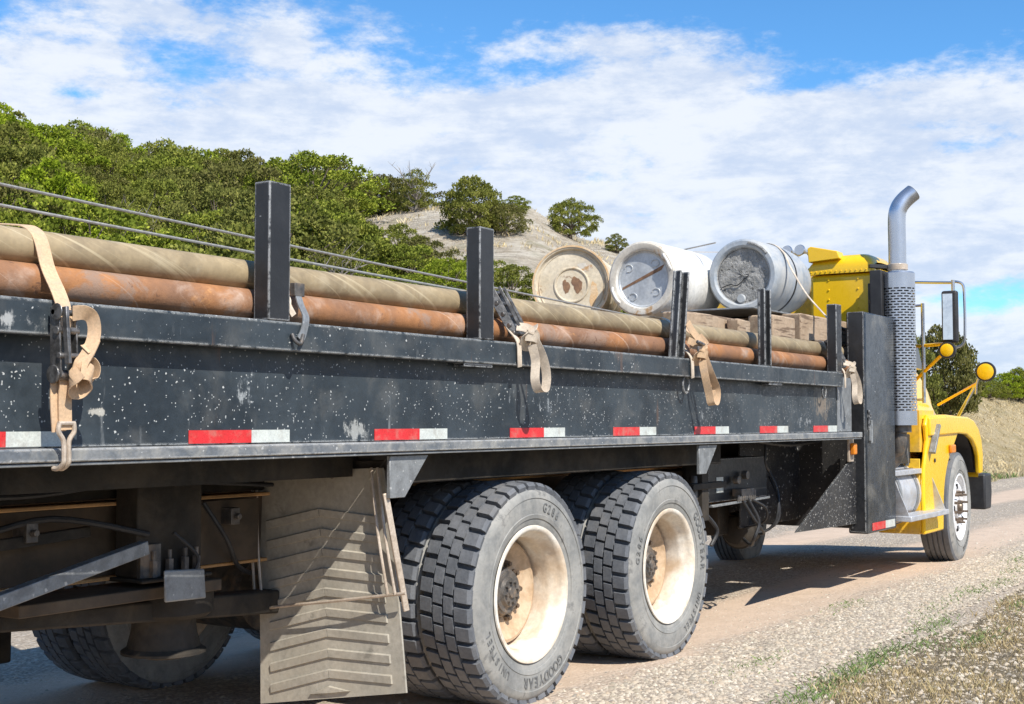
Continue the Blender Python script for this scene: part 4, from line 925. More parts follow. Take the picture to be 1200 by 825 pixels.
for s in (-1, 1):
    B('door_window', 'glass', MB().hexa([(12.0, s*.99, 1.85), (12.62, s*.985, 1.82), (12.40, s*.945, 2.32), (12.02, s*.950, 2.38)], [(12.0, s*.94, 1.85), (12.62, s*.93, 1.82), (12.40, s*.88, 2.32), (12.02, s*.90, 2.38)]), cabs)
    B('door_seam', 'plastic', MB().box(11.93, 11.94, s*1.004, s*.98, 1.05, 2.3), cabs)
B('windshield', 'glass', MB().hexa([(12.845, -.76, 2.0), (12.845, .76, 2.0), (12.47, .78, 2.50), (12.47, -.78, 2.50)], [(12.75, -.76, 2.0), (12.75, .76, 2.0), (12.38, .78, 2.50), (12.38, -.78, 2.50)]), cabs, bevel=.01)
B('clearance_light', 'redlens', MB().cyl((11.95, -.80, 2.64), (11.95, -.80, 2.80), .08, .06, 18), cabs, bevel=.01)
B('cab_back', 'yellowin', MB().box(11.60, 11.84, -.97, .97, 1.0, 2.58), cabs, bevel=.03)
for y in (-.5, 0, .5): B('clearance_light', 'amber', MB().cyl((12.1, y, 2.64), (12.1, y, 2.70), .04, .03, 14), cabs)
B('bunk_bracket', 'plastic', MB().box(10.93, 11.10, -1.13, -1.03, 2.10, 2.60).box(11.0, 11.13, -1.02, -.99, 1.0, 2.5), bevel=.006)
# hood and fenders
hood = section_loft('hood', [(12.80, rr(.90, .84, 1.10, 1.97, .22)), (13.15, rr(.90, .82, 1.10, 1.91, .24)), (13.6, rr(.86, .76, 1.05, 1.82, .25)), (13.92, rr(.82, .70, 1.0, 1.74, .25)), (14.08, rr(.78, .62, .95, 1.62, .24)), (14.14, rr(.74, .56, .92, 1.48, .2))], 'yellow')
B('grille', 'chrome', MB().box(14.13, 14.155, -.45, .45, .85, 1.45), hood, bevel=.01)
arch = [(13.03+.615*math.cos(rad(a)), .52+.615*math.sin(rad(a))) for a in range(180, 9, -9)]
for s in (-1, 1):
    poly = [(11.80, .335), (12.40, .335)]+[(max(12.40, x), z) for x, z in arch if z > .50 and x < 12.78]+[(12.92, 1.19), (13.0, 1.24), (12.95, 1.385), (12.55, 1.395), (11.95, 1.39), (11.88, 1.30), (11.92, 1.16), (11.86, 1.02), (11.80, .9)]
    # outer shell
    f = MB(); f.prism(poly, s*1.215, s*1.175); fo = B('fender', 'yellow', f, bevel=.016, seg=3)
    fl_ = [(11.93, 1.20), (11.93, 1.365), (12.55, 1.385), (13.25, 1.375), (13.47, 1.345), (13.645, 1.27), (13.765, 1.155), (13.815, 1.0), (13.79, .81), (13.67, .81), (13.64, .98), (13.56, 1.07), (13.42, 1.15), (13.2, 1.205), (12.9, 1.215)]
    B('fender_flare', 'yellow', MB().prism(fl_, s*1.236, s*1.19), fo, bevel=.015, seg=3)
    inner = MB()   # top skin of the fender running in to the hood
    top = [(11.95, 1.385), (12.55, 1.395), (13.25, 1.385), (13.48, 1.355), (13.66, 1.28), (13.78, 1.16), (13.83, 1.0), (13.80, .80)]
    for (xa, za), (xb, zb) in zip(top, top[1:]):
        inner.hexa([(xa, s*1.19, za-.004), (xb, s*1.19, zb-.004), (xb, s*.76, zb+.01), (xa, s*.76, za+.01)], [(xa-.015, s*1.19, za-.03), (xb-.02, s*1.19, zb-.03), (xb-.02, s*.76, zb-.02), (xa-.015, s*.76, za-.02)])
    B('fender_skin', 'yellow', inner, fo)
    B('fender_lining', 'plastic', MB().prism([(12.42, .80), (12.55, 1.12), (12.9, 1.34), (13.4, 1.31), (13.70, 1.1), (13.76, .82), (13.70, .82), (13.6, 1.05), (13.36, 1.24), (12.92, 1.27), (12.62, 1.08), (12.48, .80)], s*1.170, s*.62), fo)
    B('rear_skirt', 'yellowin', MB().box(11.80, 11.815, s*1.175, s*.80, .36, 1.0).box(11.8, 12.4, s*1.17, s*.80, .335, .36), fo, bevel=.004)
    B('turn_signal', 'amber', MB().box(12.60, 12.76, s*1.245, s*1.216, 1.035, 1.115), fo, bevel=.012, seg=3)
    B('marker_stud', 'plastic', MB().cyl((12.12, s*1.216, .98), (12.12, s*1.225, .98), .018, n=12), fo)
    mb = MB().box(11.84, 12.3, s*1.165, s*.99, 1.06, 1.43); B('door_skirt', 'yellowin', mb, cabs)
B('bumper', 'plastic', MB().prism([(13.88, .44), (14.12, .44), (14.16, .60), (14.14, .80), (13.88, .80)], -1.235, 1.235), bevel=.02)
B('hood_latch', 'galv', MB().bar((11.93, -1.25, 1.05), (12.14, -1.245, 1.30), .03, .055, up=(0, 1, 0)), bevel=.004)
B('lower_cowl', 'plastic', MB().box(11.02, 11.78, -1.10, -.95, .96, 1.22).lathe([(0, 0), (.12, 0), (.14, .10), (.12, .22), (0, .24)], (11.3, -1.08, 1.04), 'z', 24), bevel=.01)
# fuel tank and steps
for s in (-1, 1):
    tk = MB().lathe([(0, 0), (.26, .0), (.285, .02), (.285, .88), (.26, .90), (0, .90)], (10.98, s*.90, .70), 'x', 40); tko = B('fuel_tank', 'alu', tk)
    B('tank_strap', 'galv', MB().lathe([(.287, -.03), (.292, -.03), (.292, .03), (.287, .03)], (11.2, s*.90, .70), 'x', 40).lathe([(.287, -.03), (.292, -.03), (.292, .03), (.287, .03)], (11.7, s*.90, .70), 'x', 40), tko)
    st = MB()
    for (ya, yb, z, xa, xb) in ((1.19, 1.02, .872, 10.92, 12.06), (1.33, 1.16, .500, 11.0, 12.16)): st.box(xa, xb, -ya if s < 0 else yb, -yb if s < 0 else ya, z, z+.045)
    so_ = B('step', 'alu', st, bevel=.006)
    for x in (10.93, 12.02):
        B('step_side', 'alu', MB().hexa([(x, s*1.0, .915), (x, s*1.185, .915), (x+.09, s*1.325, .50), (x+.09, s*1.0, .50)], [(x+.012, s*1.0, .915), (x+.012, s*1.185, .915), (x+.102, s*1.325, .50), (x+.102, s*1.0, .50)]), so_)
    hl = MB()
    for k in range(16): hl.cyl((11.08+.055*k, s*1.10, .918), (11.08+.055*k, s*1.10, .9195), .016, n=8)
    B('grip_holes', 'darkhole', hl, so_)
B('pipe_bracket', 'galv', MB().bar((11.55, -1.12, 1.22), (11.75, -1.08, .95), .03, .04), bevel=.003)
# ---- exhaust: guard tube pierced by staggered slots, heat pipe inside, curved stack on top
EX, EY = 11.09, -1.225
gd = MB(); nA, nR = 60, 92; z0, z1 = 1.42, 2.46; R_ = .134
for r_i in (R_, R_-.004):
    for j in range(nR+1):
        for i in range(nA): a = 2*math.pi*(i+(.5 if (j//2) % 2 else 0)*0)/nA; gd.v.append((EX+r_i*math.cos(a), EY+r_i*math.sin(a), z0+(z1-z0)*j/nR))
K = nA*(nR+1)
for j in range(nR):
    for i in range(nA):
        row = j//2
        if j % 2 == 0 and (i+(2 if row % 2 else 0)) % 4 in (0, 1, 2) : continue
        a = j*nA+i; b = j*nA+(i+1) % nA
        gd.f += [(a, b, b+nA, a+nA), (K+a+nA, K+b+nA, K+b, K+a)]; gd.fm += [0, 0]
gd.lathe([(R_-.004, 1.30), (R_, 1.30), (R_, 1.42), (R_-.004, 1.42)], (EX, EY, 0), 'z', 60, close=True); gd.lathe([(.03, 2.585), (R_-.008, 2.585), (R_, 2.575), (R_, 2.46), (R_-.004, 2.46)], (EX, EY, 0), 'z', 60)
exo = B('exhaust_guard', 'chrome', gd, flat=False, sm=30)
B('muffler', 'hub', MB().cyl((EX, EY, 1.24), (EX, EY, 2.5), .088, n=32), exo)
stp = [(EX-.02, EY, 2.52), (EX-.02, EY, 2.80), (EX-.02, EY, 3.04), (EX-.01, EY-.015, 3.13), (EX+.02, EY-.055, 3.20), (EX+.06, EY-.12, 3.265)]
stk = MB().tube(stp, .073, 28, 6); stk.f = stk.f[:-1]; stk.fm = stk.fm[:-1]
inn = MB(); inn.tube(stp[-3:], .060, 28, 6)
B('exhaust_stack', 'chrome', stk, sm=40, flat=False)
B('stack_mouth', 'darkhole', MB().cyl(Vector(stp[-1])-Vector((.020, -.033, .032)), Vector(stp[-1])+Vector((.0015, -.0025, .0025)), .069, n=28))
B('stack_clamp', 'wire', MB().lathe([(.073, 2.60), (.084, 2.605), (.084, 2.65), (.073, 2.655)], (EX-.02, EY, 0), 'z', 32))
B('exhaust_bracket', 'plastic', MB().box(10.98, 11.14, -1.11, -1.0, 2.30, 2.38).bar((10.95, -1.02, 2.64), (11.06, -1.18, 2.63), .05, .03).bar((10.95, -1.02, 2.34), (11.02, -1.16, 2.36), .03, .03), bevel=.003)
B('exhaust_pipe', 'hub', MB().tube([(EX, EY+.01, 1.30), (EX, EY+.02, 1.12), (EX+.12, EY+.12, .98), (EX+.4, EY+.4, .9)], .06, 18, 6))
# ---- mirrors and handles
for s in (-1, 1):
    m_ = MB().box(12.0, 12.07, s*1.33, s*1.47, 2.03, 2.50) if s > 0 else MB().box(12.0, 12.07, -1.47, -1.33, 2.03, 2.50)
    mo = B('side_mirror', 'plastic', m_, bevel=.022, seg=4)
    y0_, y1_ = (s*1.35, s*1.45)
    B('mirror_glass', 'mirror', MB().hexa([(11.972, s*1.352, 2.06), (11.992, s*1.432, 2.06), (11.992, s*1.432, 2.47), (11.972, s*1.352, 2.47)], [(11.998, s*1.352, 2.06), (11.999, s*1.432, 2.06), (11.999, s*1.432, 2.47), (11.998, s*1.352, 2.47)]), mo)
    tb = MB().tube([(12.35, s*.97, 2.63), (12.20, s*1.2, 2.60), (12.12, s*1.42, 2.58)], .013, 8, 4)
    tb.tube([(12.10, s*1.42, 2.59), (12.10, s*1.495, 2.56), (12.10, s*1.51, 2.45), (12.10, s*1.51, 2.12), (12.10, s*1.49, 2.02), (12.09, s*1.42, 1.99)], .012, 8, 5)
    tb.cyl((12.07, s*1.42, 2.60), (12.07, s*1.42, 2.50), .016, n=10)
    B('mirror_bracket', 'chrome', tb, mo)
    lw = MB().tube([(12.34, s*1.0, 2.03), (12.1, s*1.36, 2.03)], .016, 8).tube([(12.34, s*1.0, 1.72), (12.06, s*1.38, 1.99)], .016, 8); B('mirror_arm', 'yellow', lw, mo)
    rm_ = MB().lathe([(0, -.026), (.060, -.026), (.074, -.024), (.076, 0), (.072, .03), (.03, .05), (0, .055)], (11.985, s*1.385, 1.965), 'x', 32)
    ro_ = B('round_mirror', 'plastic', rm_); B('mirror_glass', 'yellow', MB().lathe([(0, -.034), (.03, -.0325), (.050, -.029), (.062, -.024), (.062, -.01)], (11.985, s*1.385, 1.965), 'x', 32), ro_)  # disc painted yellow in place of the hood's reflection
    fm_ = MB().lathe([(0, -.026), (.076, -.026), (.094, -.022), (.096, .0), (.07, .04), (0, .06)], (13.05, s*1.46, 1.805), 'x', 36)
    fo_ = B('fender_mirror', 'plastic', fm_); B('mirror_glass', 'yellow', MB().lathe([(0, -.036), (.04, -.034), (.066, -.030), (.079, -.025), (.079, -.01)], (13.05, s*1.46, 1.805), 'x', 36), fo_)  # yellow paint again stands in for a reflection in the fender mirror
    B('mirror_stalk', 'chrome', MB().tube([(13.06, s*1.46, 1.80), (13.06, s*1.38, 1.73), (13.15, s*1.34, 1.60)], .013, 8, 3).tube([(13.10, s*1.36, 1.70), (13.35, s*1.12, 1.39)], .016, 10), fo_)
    B('mirror_brace', 'yellow', MB().tube([(13.08, s*1.37, 1.70), (13.62, s*.85, 1.50)], .014, 8), fo_)
    B('grab_handle', 'chrome', MB().cyl((12.27, s*1.09, 1.50), (12.27, s*1.09, 2.42), .017, n=12).cyl((12.27, s*1.09, 2.40), (12.27, s*.98, 2.40), .012, n=8).cyl((12.27, s*1.09, 1.53), (12.27, s*.98, 1.53), .012, n=8))

# the far side plane stands 0.28 m further out than its mirror image: widen everything beyond y = 0.6
for o in list(bpy.data.objects):
    if o.parent is T and (o.name.startswith('wheel')):
        if o.location.y > .5: o.location.y += .28
        continue
    q = o
    while q.parent is not None and q.parent is not T: q = q.parent
    if q.parent is T and not q.name.startswith('wheel') and o.type == 'MESH' and 'wide' not in o.data:
        oy = Vector(o['abs']).y
        for v in o.data.vertices:
            if v.co.y+oy > .6: v.co.y += .28
        o.data['wide'] = 1
for me_ in bpy.data.meshes:
    if 'wide' in me_: del me_['wide']
# ================================================================== the load
def pipe(name, m, y, z, r, x0, x1, label, group=None, wall=.012):
    mb = MB().lathe([(r-wall, x0+.001), (r-.002, x0), (r, x0+.004), (r, x1-.004), (r-.002, x1), (r-wall, x1), (r-wall, x0+.001)], (0, y, z), 'x', 40)
    o = mb.build(name, m, None, loc=((x0+x1)/2, y, z-r)); tag(o, label, 'pipe', group); return o
# coordinates: the lathe writes x as the axial position
pipe('steel_pipe', 'rusty', -1.100, 1.760, .057, .35, 10.05, 'long rusty orange pipe lying on the bed edge below the olive pipe')
pipe('wrapped_pipe', 'olive', -1.058, 1.872, .057, .40, 10.02, 'long olive tan pipe lying on top of the rusty one')
pipe('steel_pipe', 'rusty', -.980, 1.750, .057, .30, 9.2, 'rusty pipe hidden behind the outermost rusty one')
pipe('wrapped_pipe', 'olive', -.930, 1.858, .050, .45, 9.1, 'olive pipe hidden behind the olive pipe on the outside')
pipe('plastic_pipe', 'teal', -.80, 1.893, .030, 3.35, 9.0, 'thin teal pipe showing as a sliver over the olive pipe behind the tallest stake')
bx_ = tag(MB().box(.6, 9.3, -.86, -.70, 1.69, 1.862).build('bunk_beam', 'timberend', None, loc=(5, -.78, 1.69)), 'long dark wooden bunk beam lying under the teal pipe', 'beam')
def wood(x0, x1, y0, y1, z0, z1, label, group=None, tilt=0.0):
    c = Vector(((x0+x1)/2, (y0+y1)/2, z0)); o = MB().box(x0, x1, y0, y1, z0, z1).build('timber_block', 'timber', None, loc=c, bevel=.014, seg=3)
    o.rotation_euler = (0, 0, tilt); tag(o, label, 'timber block', group); e = empty
    return o
def wood2(*a, **k):
    o = wood(*a, **k); x0, x1, y0, y1, z0, z1 = a[:6]
    cx_, cy_ = (x0+x1)/2, (y0+y1)/2
    mb = MB().box(x0-.002, x0-.0005, y0+.013, y1-.013, z0+.013, z1-.013)
    mb.v = [(v[0]-cx_, v[1]-cy_, v[2]-z0) for v in mb.v]; me_o = mb.build('end_grain', 'timberend', None, loc=(0, 0, 0)); me_o.parent = o; me_o.location = (0, 0, 0)
    return o
wood2(9.41, 10.44, -1.0, -.785, 1.932, 2.138, 'large squared timber at the front end under the blue grey drum')
wood2(8.90, 9.33, -.985, -.79, 1.922, 2.095, 'short squared timber under the drum, just left of the largest one')
wood2(8.34, 8.50, -.955, -.865, 1.925, 2.03, 'smallest pale wood block wedged between two timbers', tilt=.1)
wood2(8.14, 8.80, -.855, -.70, 1.925, 2.045, 'brown timber third from the front end, partly behind the small pale wedge')
wood2(7.62, 8.02, -.91, -.75, 1.925, 2.035, 'rearmost timber, behind the leaning stake', tilt=-.06)
for i, x in enumerate((8.0, 8.6, 9.2, 9.8, 10.35)):
    wood(x, x+.2, -.685, 1.1, 1.690, 1.92, 'crosswise bunk timber hidden below the drums', 'bunk timbers below the drums')
for i, x in enumerate((9.50, 10.15)): wood(x, x+.2, -.70, 1.12, 1.922, 2.13, 'crosswise upper bunk timber hidden below the drums', 'upper bunk timbers below the drums')
wood(8.95, 10.3, -.99, -.78, 1.690+.0, 1.93, 'timber hidden below the largest one') if False else None
lp = MB().box(8.85, 10.45, -.86, -.12, 2.140, 2.152).build('metal_sheet', 'galv', None, loc=(9.6, -.4, 2.14), bevel=.002, seg=1); tag(lp, 'thin grey metal sheet lying under the blue grey drum', 'metal sheet')
# ---- drums, axis along x
def drum(x0, y, z, r, L, body, label, kind):
    root = empty('drum', (x0+L/2, y, z-r)); tag(root, label, 'drum')
    b = MB()
    if kind == 'steel':
        pr = [(0, x0+.03), (r*.90, x0+.03), (r*.93, x0+.02), (r*.95, x0+.0), (r, x0), (r*1.01, x0+.012), (r*1.01, x0+.03), (r*.985, x0+.04)]
        for q in (.33, .66): pr += [(r*.985, x0+L*q-.02), (r*1.01, x0+L*q), (r*.985, x0+L*q+.02)]
        pr += [(r*.985, x0+L-.03), (r, x0+L-.02), (r, x0+L), (0, x0+L)]
    elif kind == 'white':
        pr = [(0, x0+.045), (r*.70, x0+.045), (r*.735, x0+.04), (r*.76, x0+.012), (r*.80, x0+.004), (r*.93, x0+.004), (r*.985, x0+.02), (r, x0+.05), (r, x0+L*.28), (r*.985, x0+L*.30), (r*.985, x0+L*.33), (r, x0+L*.35), (r, x0+L*.68), (r*.985, x0+L*.70), (r, x0+L*.72), (r*.99, x0+L-.05), (r*.95, x0+L), (0, x0+L)]
    else:
        pr = [(0, x0+.06), (r*.70, x0+.06), (r*.74, x0+.05), (r*.77, x0+.012), (r*.82, x0), (r*.93, x0+.0), (r*.985, x0+.016), (r, x0+.045), (r, x0+L*.24), (r*1.0, x0+L*.55), (r*.995, x0+L*.62), (r*.95, x0+L*.80), (r*.86, x0+L*.93), (r*.7, x0+L), (0, x0+L)]
    b.lathe(pr, (0, y, z), 'x', 72); bo = b.build('body', body, root, sm=38)
    return root, bo
d1, _b = drum(9.20, .86, 2.438, .310, .9, 'drumcream', 'cream drum with rust patches on its end, leftmost of the three', 'steel')
B('clamp_ring', 'drumrim', MB().lathe([(.306, 9.193), (.320, 9.193), (.322, 9.205), (.320, 9.225), (.310, 9.228)], (0, .86, 2.438), 'x', 72), d1)
rg = MB().lathe([(.128, 9.2295), (.130, 9.222), (.138, 9.219), (.146, 9.222), (.148, 9.2295)], (0, .86, 2.438), 'x', 64); rg.lathe([(.262, 9.2295), (.266, 9.224), (.272, 9.224), (.276, 9.2295)], (0, .86, 2.438), 'x', 64)
B('lid_rings', 'drumcream', rg, d1)
def patch(cy, cz, ry, rz, x, seed, par, m, n=22, th=.0012):
    q = random.Random(seed); ph = [q.uniform(0, 6.28) for _ in range(4)]
    o = []
    for i in range(n):
        t = 2*math.pi*i/n; k = 1+.20*math.sin(2*t+ph[0])+.13*math.sin(3*t+ph[1])+.08*math.sin(7*t+ph[2]); o.append((cy+ry*k*math.cos(t), cz+rz*k*math.sin(t)))
    return MB().prism(o, x-th, x, 'x').build('rust_patch', m, par)
patch(.905, 2.425, .026, .060, 9.2290, 1, d1, 'rustmark', th=.0006); patch(.815, 2.44, .044, .060, 9.2290, 2, d1, 'rustmark', th=.0006); patch(.68, 2.36, .035, .09, 9.2290, 5, d1, 'drumrim', th=.0006); patch(.75, 2.58, .07, .03, 9.2290, 6, d1, 'drumwend', th=.0006)
d1.rotation_euler = (0, 0, rad(20)); d1.location = (9.20+.45*math.cos(rad(20)), .865+.45*math.sin(rad(20)), 2.438-.310)
d2, _b = drum(9.15, .285, 2.452, .300, .92, 'drumwhite', 'white plastic drum with a rust streaked silver lid, middle one of the three', 'white')
B('end_ring', 'drumwend', MB().lathe([(.2305, 9.157), (.242, 9.1515), (.278, 9.1515), (.294, 9.165)], (0, .285, 2.452), 'x', 72), d2)
lid = MB().lathe([(0, 9.191), (.206, 9.191), (.213, 9.185), (.219, 9.181), (.224, 9.190)], (0, .285, 2.452), 'x', 64); B('lid', 'drumlid', lid, d2)
for a0_, rr_ in ((130, .155), (35, .16), (-55, .165), (225, .15)):
    a = rad(a0_); cy_, cz_ = .285+rr_*math.cos(a), 2.452+rr_*math.sin(a)
    em = MB().tube([(9.189, cy_+.028*math.cos(t)*1.25, cz_+.028*math.sin(t)) for t in np.linspace(0, 5.2, 14)], .0045, 6); B('embossed_mark', 'drumlid', em, d2)
B('rust_streak', 'rustmark', MB().hexa([(9.1885, .475, 2.375), (9.1885, .130, 2.515), (9.1885, .100, 2.560), (9.1885, .47, 2.395)], [(9.1905, .475, 2.375), (9.1905, .130, 2.515), (9.1905, .100, 2.560), (9.1905, .47, 2.395)]), d2)
for a0_ in (28, 208):
    a = rad(a0_); pts = [(9.140+.0*q, .285-.262*math.cos(a+rad(t)), 2.452+.262*math.sin(a+rad(t))) for q, t in enumerate((-16, -10, 0, 10, 16))]
    pts[0] = (9.16,)+pts[0][1:]; pts[-1] = (9.16,)+pts[-1][1:]; B('handle', 'drumwhite', MB().tube(pts, .011, 8, 4), d2)
d2.location.y -= .085; d2.location.z -= .010
d3, _b = drum(9.72, -.31, 2.452, .294, .92, 'drumblue', 'blue grey plastic drum with a cracked muddy end, rightmost and nearest the cab', 'blue')
# cracked mud plug
rg_ = random.Random(8); mp = MB(); nr, na = 9, 40; mp.v = [(9.745, -.31, 2.452)]
for j in range(1, nr+1):
    for i in range(na):
        t = 2*math.pi*i/na; r_ = .214*j/nr; mp.v.append((9.752+rg_.uniform(-.007, .006)*(1 if j < nr else .3), -.31+r_*math.cos(t), 2.452+r_*math.sin(t)))
for i in range(na): mp.f.append((0, 1+i, 1+(i+1) % na)); mp.fm.append(0)
for j in range(nr-1):
    for i in range(na): mp.f.append((1+j*na+i, 1+(j+1)*na+i, 1+(j+1)*na+(i+1) % na, 1+j*na+(i+1) % na)); mp.fm.append(0)
B('mud_plug', 'mud', mp, d3, sm=60)
B('end_groove', 'mud', MB().lathe([(.2155, 9.7445), (.2205, 9.742), (.2245, 9.740)], (0, -.31, 2.452), 'x', 64), d3)
B('crack', 'darkhole', MB().tube([(9.738, -.12, 2.36), (9.737, -.20, 2.385), (9.737, -.26, 2.375), (9.737, -.33, 2.43), (9.738, -.36, 2.45)], .004, 5, 3), d3)
B('bung', 'drumblue', MB().lathe([(0, 9.722), (.030, 9.722), (.034, 9.728), (.036, 9.745)], (0, -.335+.04, 2.452-.185), 'x', 24), d3)
B('handle_slot', 'mud', MB().tube([(9.7185, -.31-.262*math.cos(rad(t)), 2.452+.262*math.sin(rad(t))) for t in (38, 48, 58, 68, 78)], .012, 8, 3), d3)
d3.location.y -= .088; d3.location.z += .034
# strap over the drums
sb = MB().ribbon([(10.05, .22, 2.75), (10.15, -.14, 2.74), (10.18, -.34, 2.788), (10.12, -.50, 2.768), (10.00, -.64, 2.675), (9.90, -.73, 2.55), (9.74, -.92, 2.31), (9.60, -1.14, 2.10), (9.56, -1.19, 2.02)], (1, 0, .1), .026, .005)
tag(sb.build('tie_down_strap', 'webp', None, loc=(9.9, -.6, 2.5)), 'thin pale strap running down over the blue grey drum to the last stake', 'strap')
tag(MB().lathe([(.294, -.012), (.2975, -.012), (.2975, .012), (.294, .012)], (10.13, -.398, 2.486), 'x', 72, close=True).build('strap_shadow_ring', 'plastic', None, loc=(10.13, -.398, 2.18)), 'narrow black band put in as the strap shadow on the blue grey drum', 'band')  # dark ring modelled as the shadow the strap casts on the drum
# cables over the load
for nm, a, b, r, l in (('steel_cable', (.6, -.67, 2.215), (8.75, -.075, 2.088), .006, 'upper grey cable stretched over the pipes towards the drums'), ('steel_cable', (.6, -.46, 2.173), (6.9, -.842, 1.935), .006, 'lower grey cable stretched just above the olive pipe'),
                       ('lashing_rope', (10.20, .95, 2.745), (9.66, -.20, 2.752), .006, 'thin rope crossing between the tops of the white and blue grey drums')):
    a, b = Vector(a), Vector(b); mid = a.lerp(b, .5)-Vector((0, 0, .012)); tag(MB().tube([a, mid, b], r, 8, 8).build(nm, 'rope', None, loc=mid), l, 'cable')

# ================================================================== ratchet straps
R1 = empty('ratchet_strap', (2.58, -1.28, 1.2)); tag(R1, 'big ratchet strap at the left end, its hook on the lower rail', 'ratchet strap')
wb = MB().ribbon([(2.40, -.55, 1.965), (2.56, -.86, 1.958), (2.605, -1.0, 1.947), (2.615, -1.065, 1.934), (2.612, -1.115, 1.895), (2.605, -1.165, 1.80), (2.585, -1.245, 1.715), (2.575, -1.285, 1.655), (2.575, -1.29, 1.60)], (1, 0, .12), .050, .003)
B('webbing', 'web', wb, R1)
fr = MB()
for dx in (-.030, .030):
    fr.hexa([(2.572+dx-.003, -1.262, 1.672), (2.572+dx-.003, -1.305, 1.672), (2.572+dx-.003, -1.318, 1.46), (2.572+dx-.003, -1.268, 1.45)], [(2.572+dx+.003, -1.262, 1.672), (2.572+dx+.003, -1.305, 1.672), (2.572+dx+.003, -1.318, 1.46), (2.572+dx+.003, -1.268, 1.45)])
for z, y, r in ((1.655, -1.285, .010), (1.60, -1.30, .012), (1.525, -1.315, .009), (1.468, -1.295, .016)): fr.cyl((2.532, y, z), (2.612, y, z), r, n=12)
fr.cyl((2.536, -1.300, 1.655), (2.532, -1.300, 1.655), .026, n=14); fr.cyl((2.530, -1.290, 1.47), (2.538, -1.290, 1.47), .028, n=14)
fr.bar((2.548, -1.322, 1.67), (2.552, -1.335, 1.50), .02, .012, up=(1, 0, 0))
B('ratchet', 'ratchet', fr, R1, bevel=.002)
lo = MB()
lo.ribbon([(2.578, -1.315, 1.652), (2.615, -1.335, 1.655), (2.650, -1.340, 1.64), (2.662, -1.340, 1.60), (2.645, -1.340, 1.555), (2.618, -1.335, 1.545)], [(0, -.3, 1), (.2, -.6, .8), (.5, -.7, .4), (.6, -.7, .1), (.6, -.7, -.2), (.3, -.8, -.4)], .046, .003)
lo.ribbon([(2.66, -1.34, 1.575), (2.625, -1.345, 1.535), (2.595, -1.34, 1.50), (2.590, -1.33, 1.475)], (.7, -.5, .5), .048, .005)
lo.ribbon([(2.600, -1.300, 1.49), (2.645, -1.325, 1.51), (2.672, -1.335, 1.49), (2.668, -1.335, 1.455), (2.635, -1.33, 1.44)], (0, -.75, .6), .046, .003)
lo.ribbon([(2.590, -1.345, 1.482), (2.622, -1.36, 1.475), (2.640, -1.345, 1.45), (2.625, -1.315, 1.425), (2.588, -1.31, 1.425), (2.565, -1.325, 1.45), (2.580, -1.35, 1.480)], (.25, 0, 1), .052, .005)
lo.v = [(2.585+(v[0]-2.585)*.72, v[1], v[2]) for v in lo.v]
B('loose_webbing', 'web', lo, R1)
lw = MB().ribbon([(2.578, -1.292, 1.47), (2.580, -1.287, 1.40), (2.584, -1.284, 1.34), (2.586, -1.283, 1.305)], (1, 0, 0), .046, .004); lw.ribbon([(2.562, -1.275, 1.46), (2.562, -1.275, 1.39), (2.570, -1.275, 1.30)], (1, 0, 0), .050, .004)
B('short_webbing', 'web', lw, R1)
hk = MB()
for s in (-1, 1): hk.tube([(2.586+s*.026, -1.288, 1.325), (2.586+s*.028, -1.288, 1.300), (2.586+s*.010, -1.288, 1.272), (2.588+s*.009, -1.288, 1.225), (2.588+s*.009, -1.285, 1.205), (2.588+s*.009, -1.262, 1.190), (2.588+s*.009, -1.24, 1.190)], .0075, 8, 5)
hk.cyl((2.556, -1.288, 1.325), (2.616, -1.288, 1.325), .0065, n=8)
B('hook', 'wire', hk, R1)
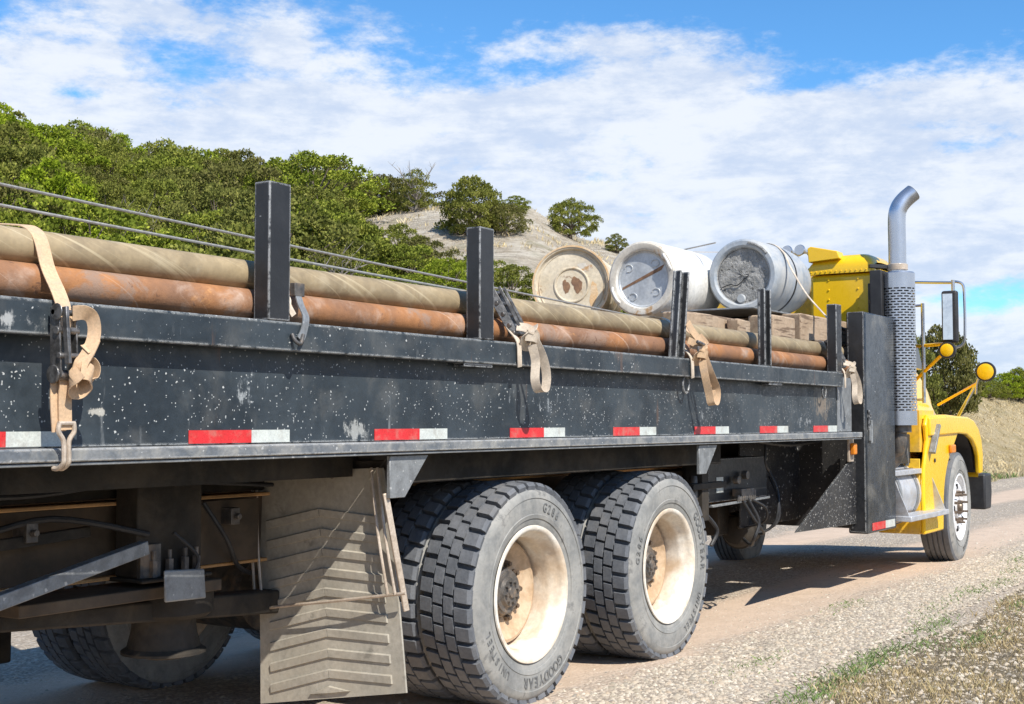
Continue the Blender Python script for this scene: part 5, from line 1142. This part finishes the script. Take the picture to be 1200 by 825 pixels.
def strap(x, s, label, ratch=True, L=.30, tilt=.0):
    """ratchet high on the pipes, knotted webbing hanging over the rail in a loop"""
    R = empty('ratchet_strap', (x, -1.27, 1.62)); tag(R, label, 'ratchet strap')
    w = MB(); w.ribbon([(x-.03, -.80, 1.955), (x-.02, -.98, 1.950), (x, -1.06, 1.938), (x+.005, -1.118, 1.895), (x, -1.165, 1.83)], (1, 0, 0), .048*s, .003)
    w.ribbon([(x-.045, -1.165, 1.82), (x-.035, -1.20, 1.76), (x-.03, -1.248, 1.70), (x-.025, -1.252, 1.62), (x-.02, -1.250, 1.582)], (1, 0, 0), .034*s, .004)
    B('webbing', 'webp', w, R)
    if ratch:
        r_ = MB()
        for dx in (-.034, .034):
            p, q = Vector((x-.065+dx, -1.135, 1.94)), Vector((x+.01+dx, -1.225, 1.735)); r_.bar(p, q, .006, .045)
        for t in (.05, .3, .55, .8, .97): p = Vector((x-.065, -1.135, 1.94)).lerp(Vector((x+.01, -1.225, 1.735)), t); r_.cyl(p-Vector((.045, 0, 0)), p+Vector((.045, 0, 0)), .011, n=10)
        for dx in (-.02, .02): r_.bar((x-.06+dx, -1.175, 1.955), (x+.0+dx, -1.25, 1.77), .007, .014)
        B('ratchet', 'ratchet', r_, R, bevel=.002)
    k = MB()
    kc = Vector((x+.02, -1.275, 1.725))
    k.ribbon([kc+Vector(v)*s for v in ((-.05, .035, .045), (-.02, -.01, .035), (.03, -.02, .0), (.035, .0, -.04), (-.01, .02, -.045), (-.04, .0, -.01), (-.01, -.03, .03), (.03, -.01, .05))], (.6, -.5, .6), .042*s, .0035)
    k.ribbon([kc+Vector(v)*s for v in ((-.045, -.01, .0), (-.01, -.04, -.005), (.03, -.03, -.015), (.045, .01, -.02))], (0, -.3, 1), .044*s, .0035)
    B('knot', 'web' if tilt else 'webp', k, R)
    l_ = MB(); a = Vector((x+.025, -1.300, 1.715)); d = L
    l_.ribbon([a, a+Vector((.045, -.02, -d*.35)), a+Vector((.075+tilt, -.022, -d*.70)), a+Vector((.062+tilt, -.02, -d*.97)), a+Vector((.020+tilt, -.012, -d*.99)), a+Vector((-.004+tilt, -.008, -d*.78)), a+Vector((.004, -.006, -d*.42)), a+Vector((-.012, .004, -.03))], [(.35, -.95, .1)]*8, .042*s, .0035)
    B('hanging_loop', 'web' if tilt else 'webp', l_, R)
    return R
R2 = strap(5.165, 1.0, 'ratchet strap whose knotted pale webbing hangs in a long loop right of the second stake', L=.245)
R3 = strap(7.02, 1.05, 'tangled strap hanging over the rail just right of the leaning stake', L=.285, tilt=.055, ratch=False)
tn = MB()
tn.ribbon([(6.93, -1.255, 1.90), (6.97, -1.26, 1.86), (7.05, -1.275, 1.80), (7.09, -1.28, 1.76), (7.05, -1.285, 1.73)], (.6, -.2, .6), .045, .0035); tn.ribbon([(7.0, -1.15, 1.93), (7.05, -1.20, 1.87), (7.12, -1.24, 1.82), (7.13, -1.265, 1.77), (7.06, -1.275, 1.73)], (.7, 0, .5), .045, .0035)
tn.ribbon([(6.94, -1.25, 1.80), (7.02, -1.275, 1.775), (7.12, -1.27, 1.76), (7.16, -1.26, 1.79), (7.10, -1.25, 1.83)], (.1, -.3, 1), .04, .006)
tn.ribbon([(7.05, -1.28, 1.74), (7.10, -1.29, 1.66), (7.15, -1.295, 1.56), (7.17, -1.298, 1.47)], (.5, -.8, 0), .04, .006)
B('tangled_webbing', 'web', tn, R3); B('buckle', 'ratchet', MB().box(6.98, 7.06, -1.30, -1.285, 1.735, 1.765).cyl((6.97, -1.296, 1.79), (7.08, -1.296, 1.77), .012, n=8), R3, bevel=.003)
R4 = strap(9.66, .95, 'ratchet strap beside the foremost stake, its loop against the black cabinet', L=.25, tilt=.0)
Rh = empty('tie_strap', (3.66, -1.25, 1.6)); tag(Rh, 'short dirty strap with a hook on the rail, right beside the tallest stake', 'strap')
B('webbing', 'galv', MB().ribbon([(3.72, -1.165, 1.83), (3.705, -1.20, 1.77), (3.685, -1.245, 1.715), (3.665, -1.252, 1.66), (3.64, -1.258, 1.63)], (1, 0, 0), .032, .005), Rh)
B('buckle', 'hub', MB().box(3.69, 3.745, -1.185, -1.16, 1.80, 1.85), Rh, bevel=.002)
B('hook', 'hub', MB().tube([(3.655, -1.26, 1.65), (3.63, -1.27, 1.615), (3.61, -1.262, 1.625), (3.605, -1.25, 1.65)], .008, 8, 3), Rh, bevel=.002)
B('loose_webbing', 'webp', MB().ribbon([(3.62, -1.175, 1.83), (3.63, -1.20, 1.79), (3.61, -1.225, 1.76), (3.63, -1.235, 1.72)], (1, 0, .3), .028, .004), Rh)
# ================================================================== tidy helper properties away
for o in bpy.data.objects:
    for k in ('abs', 'used'):
        if k in o: del o[k]
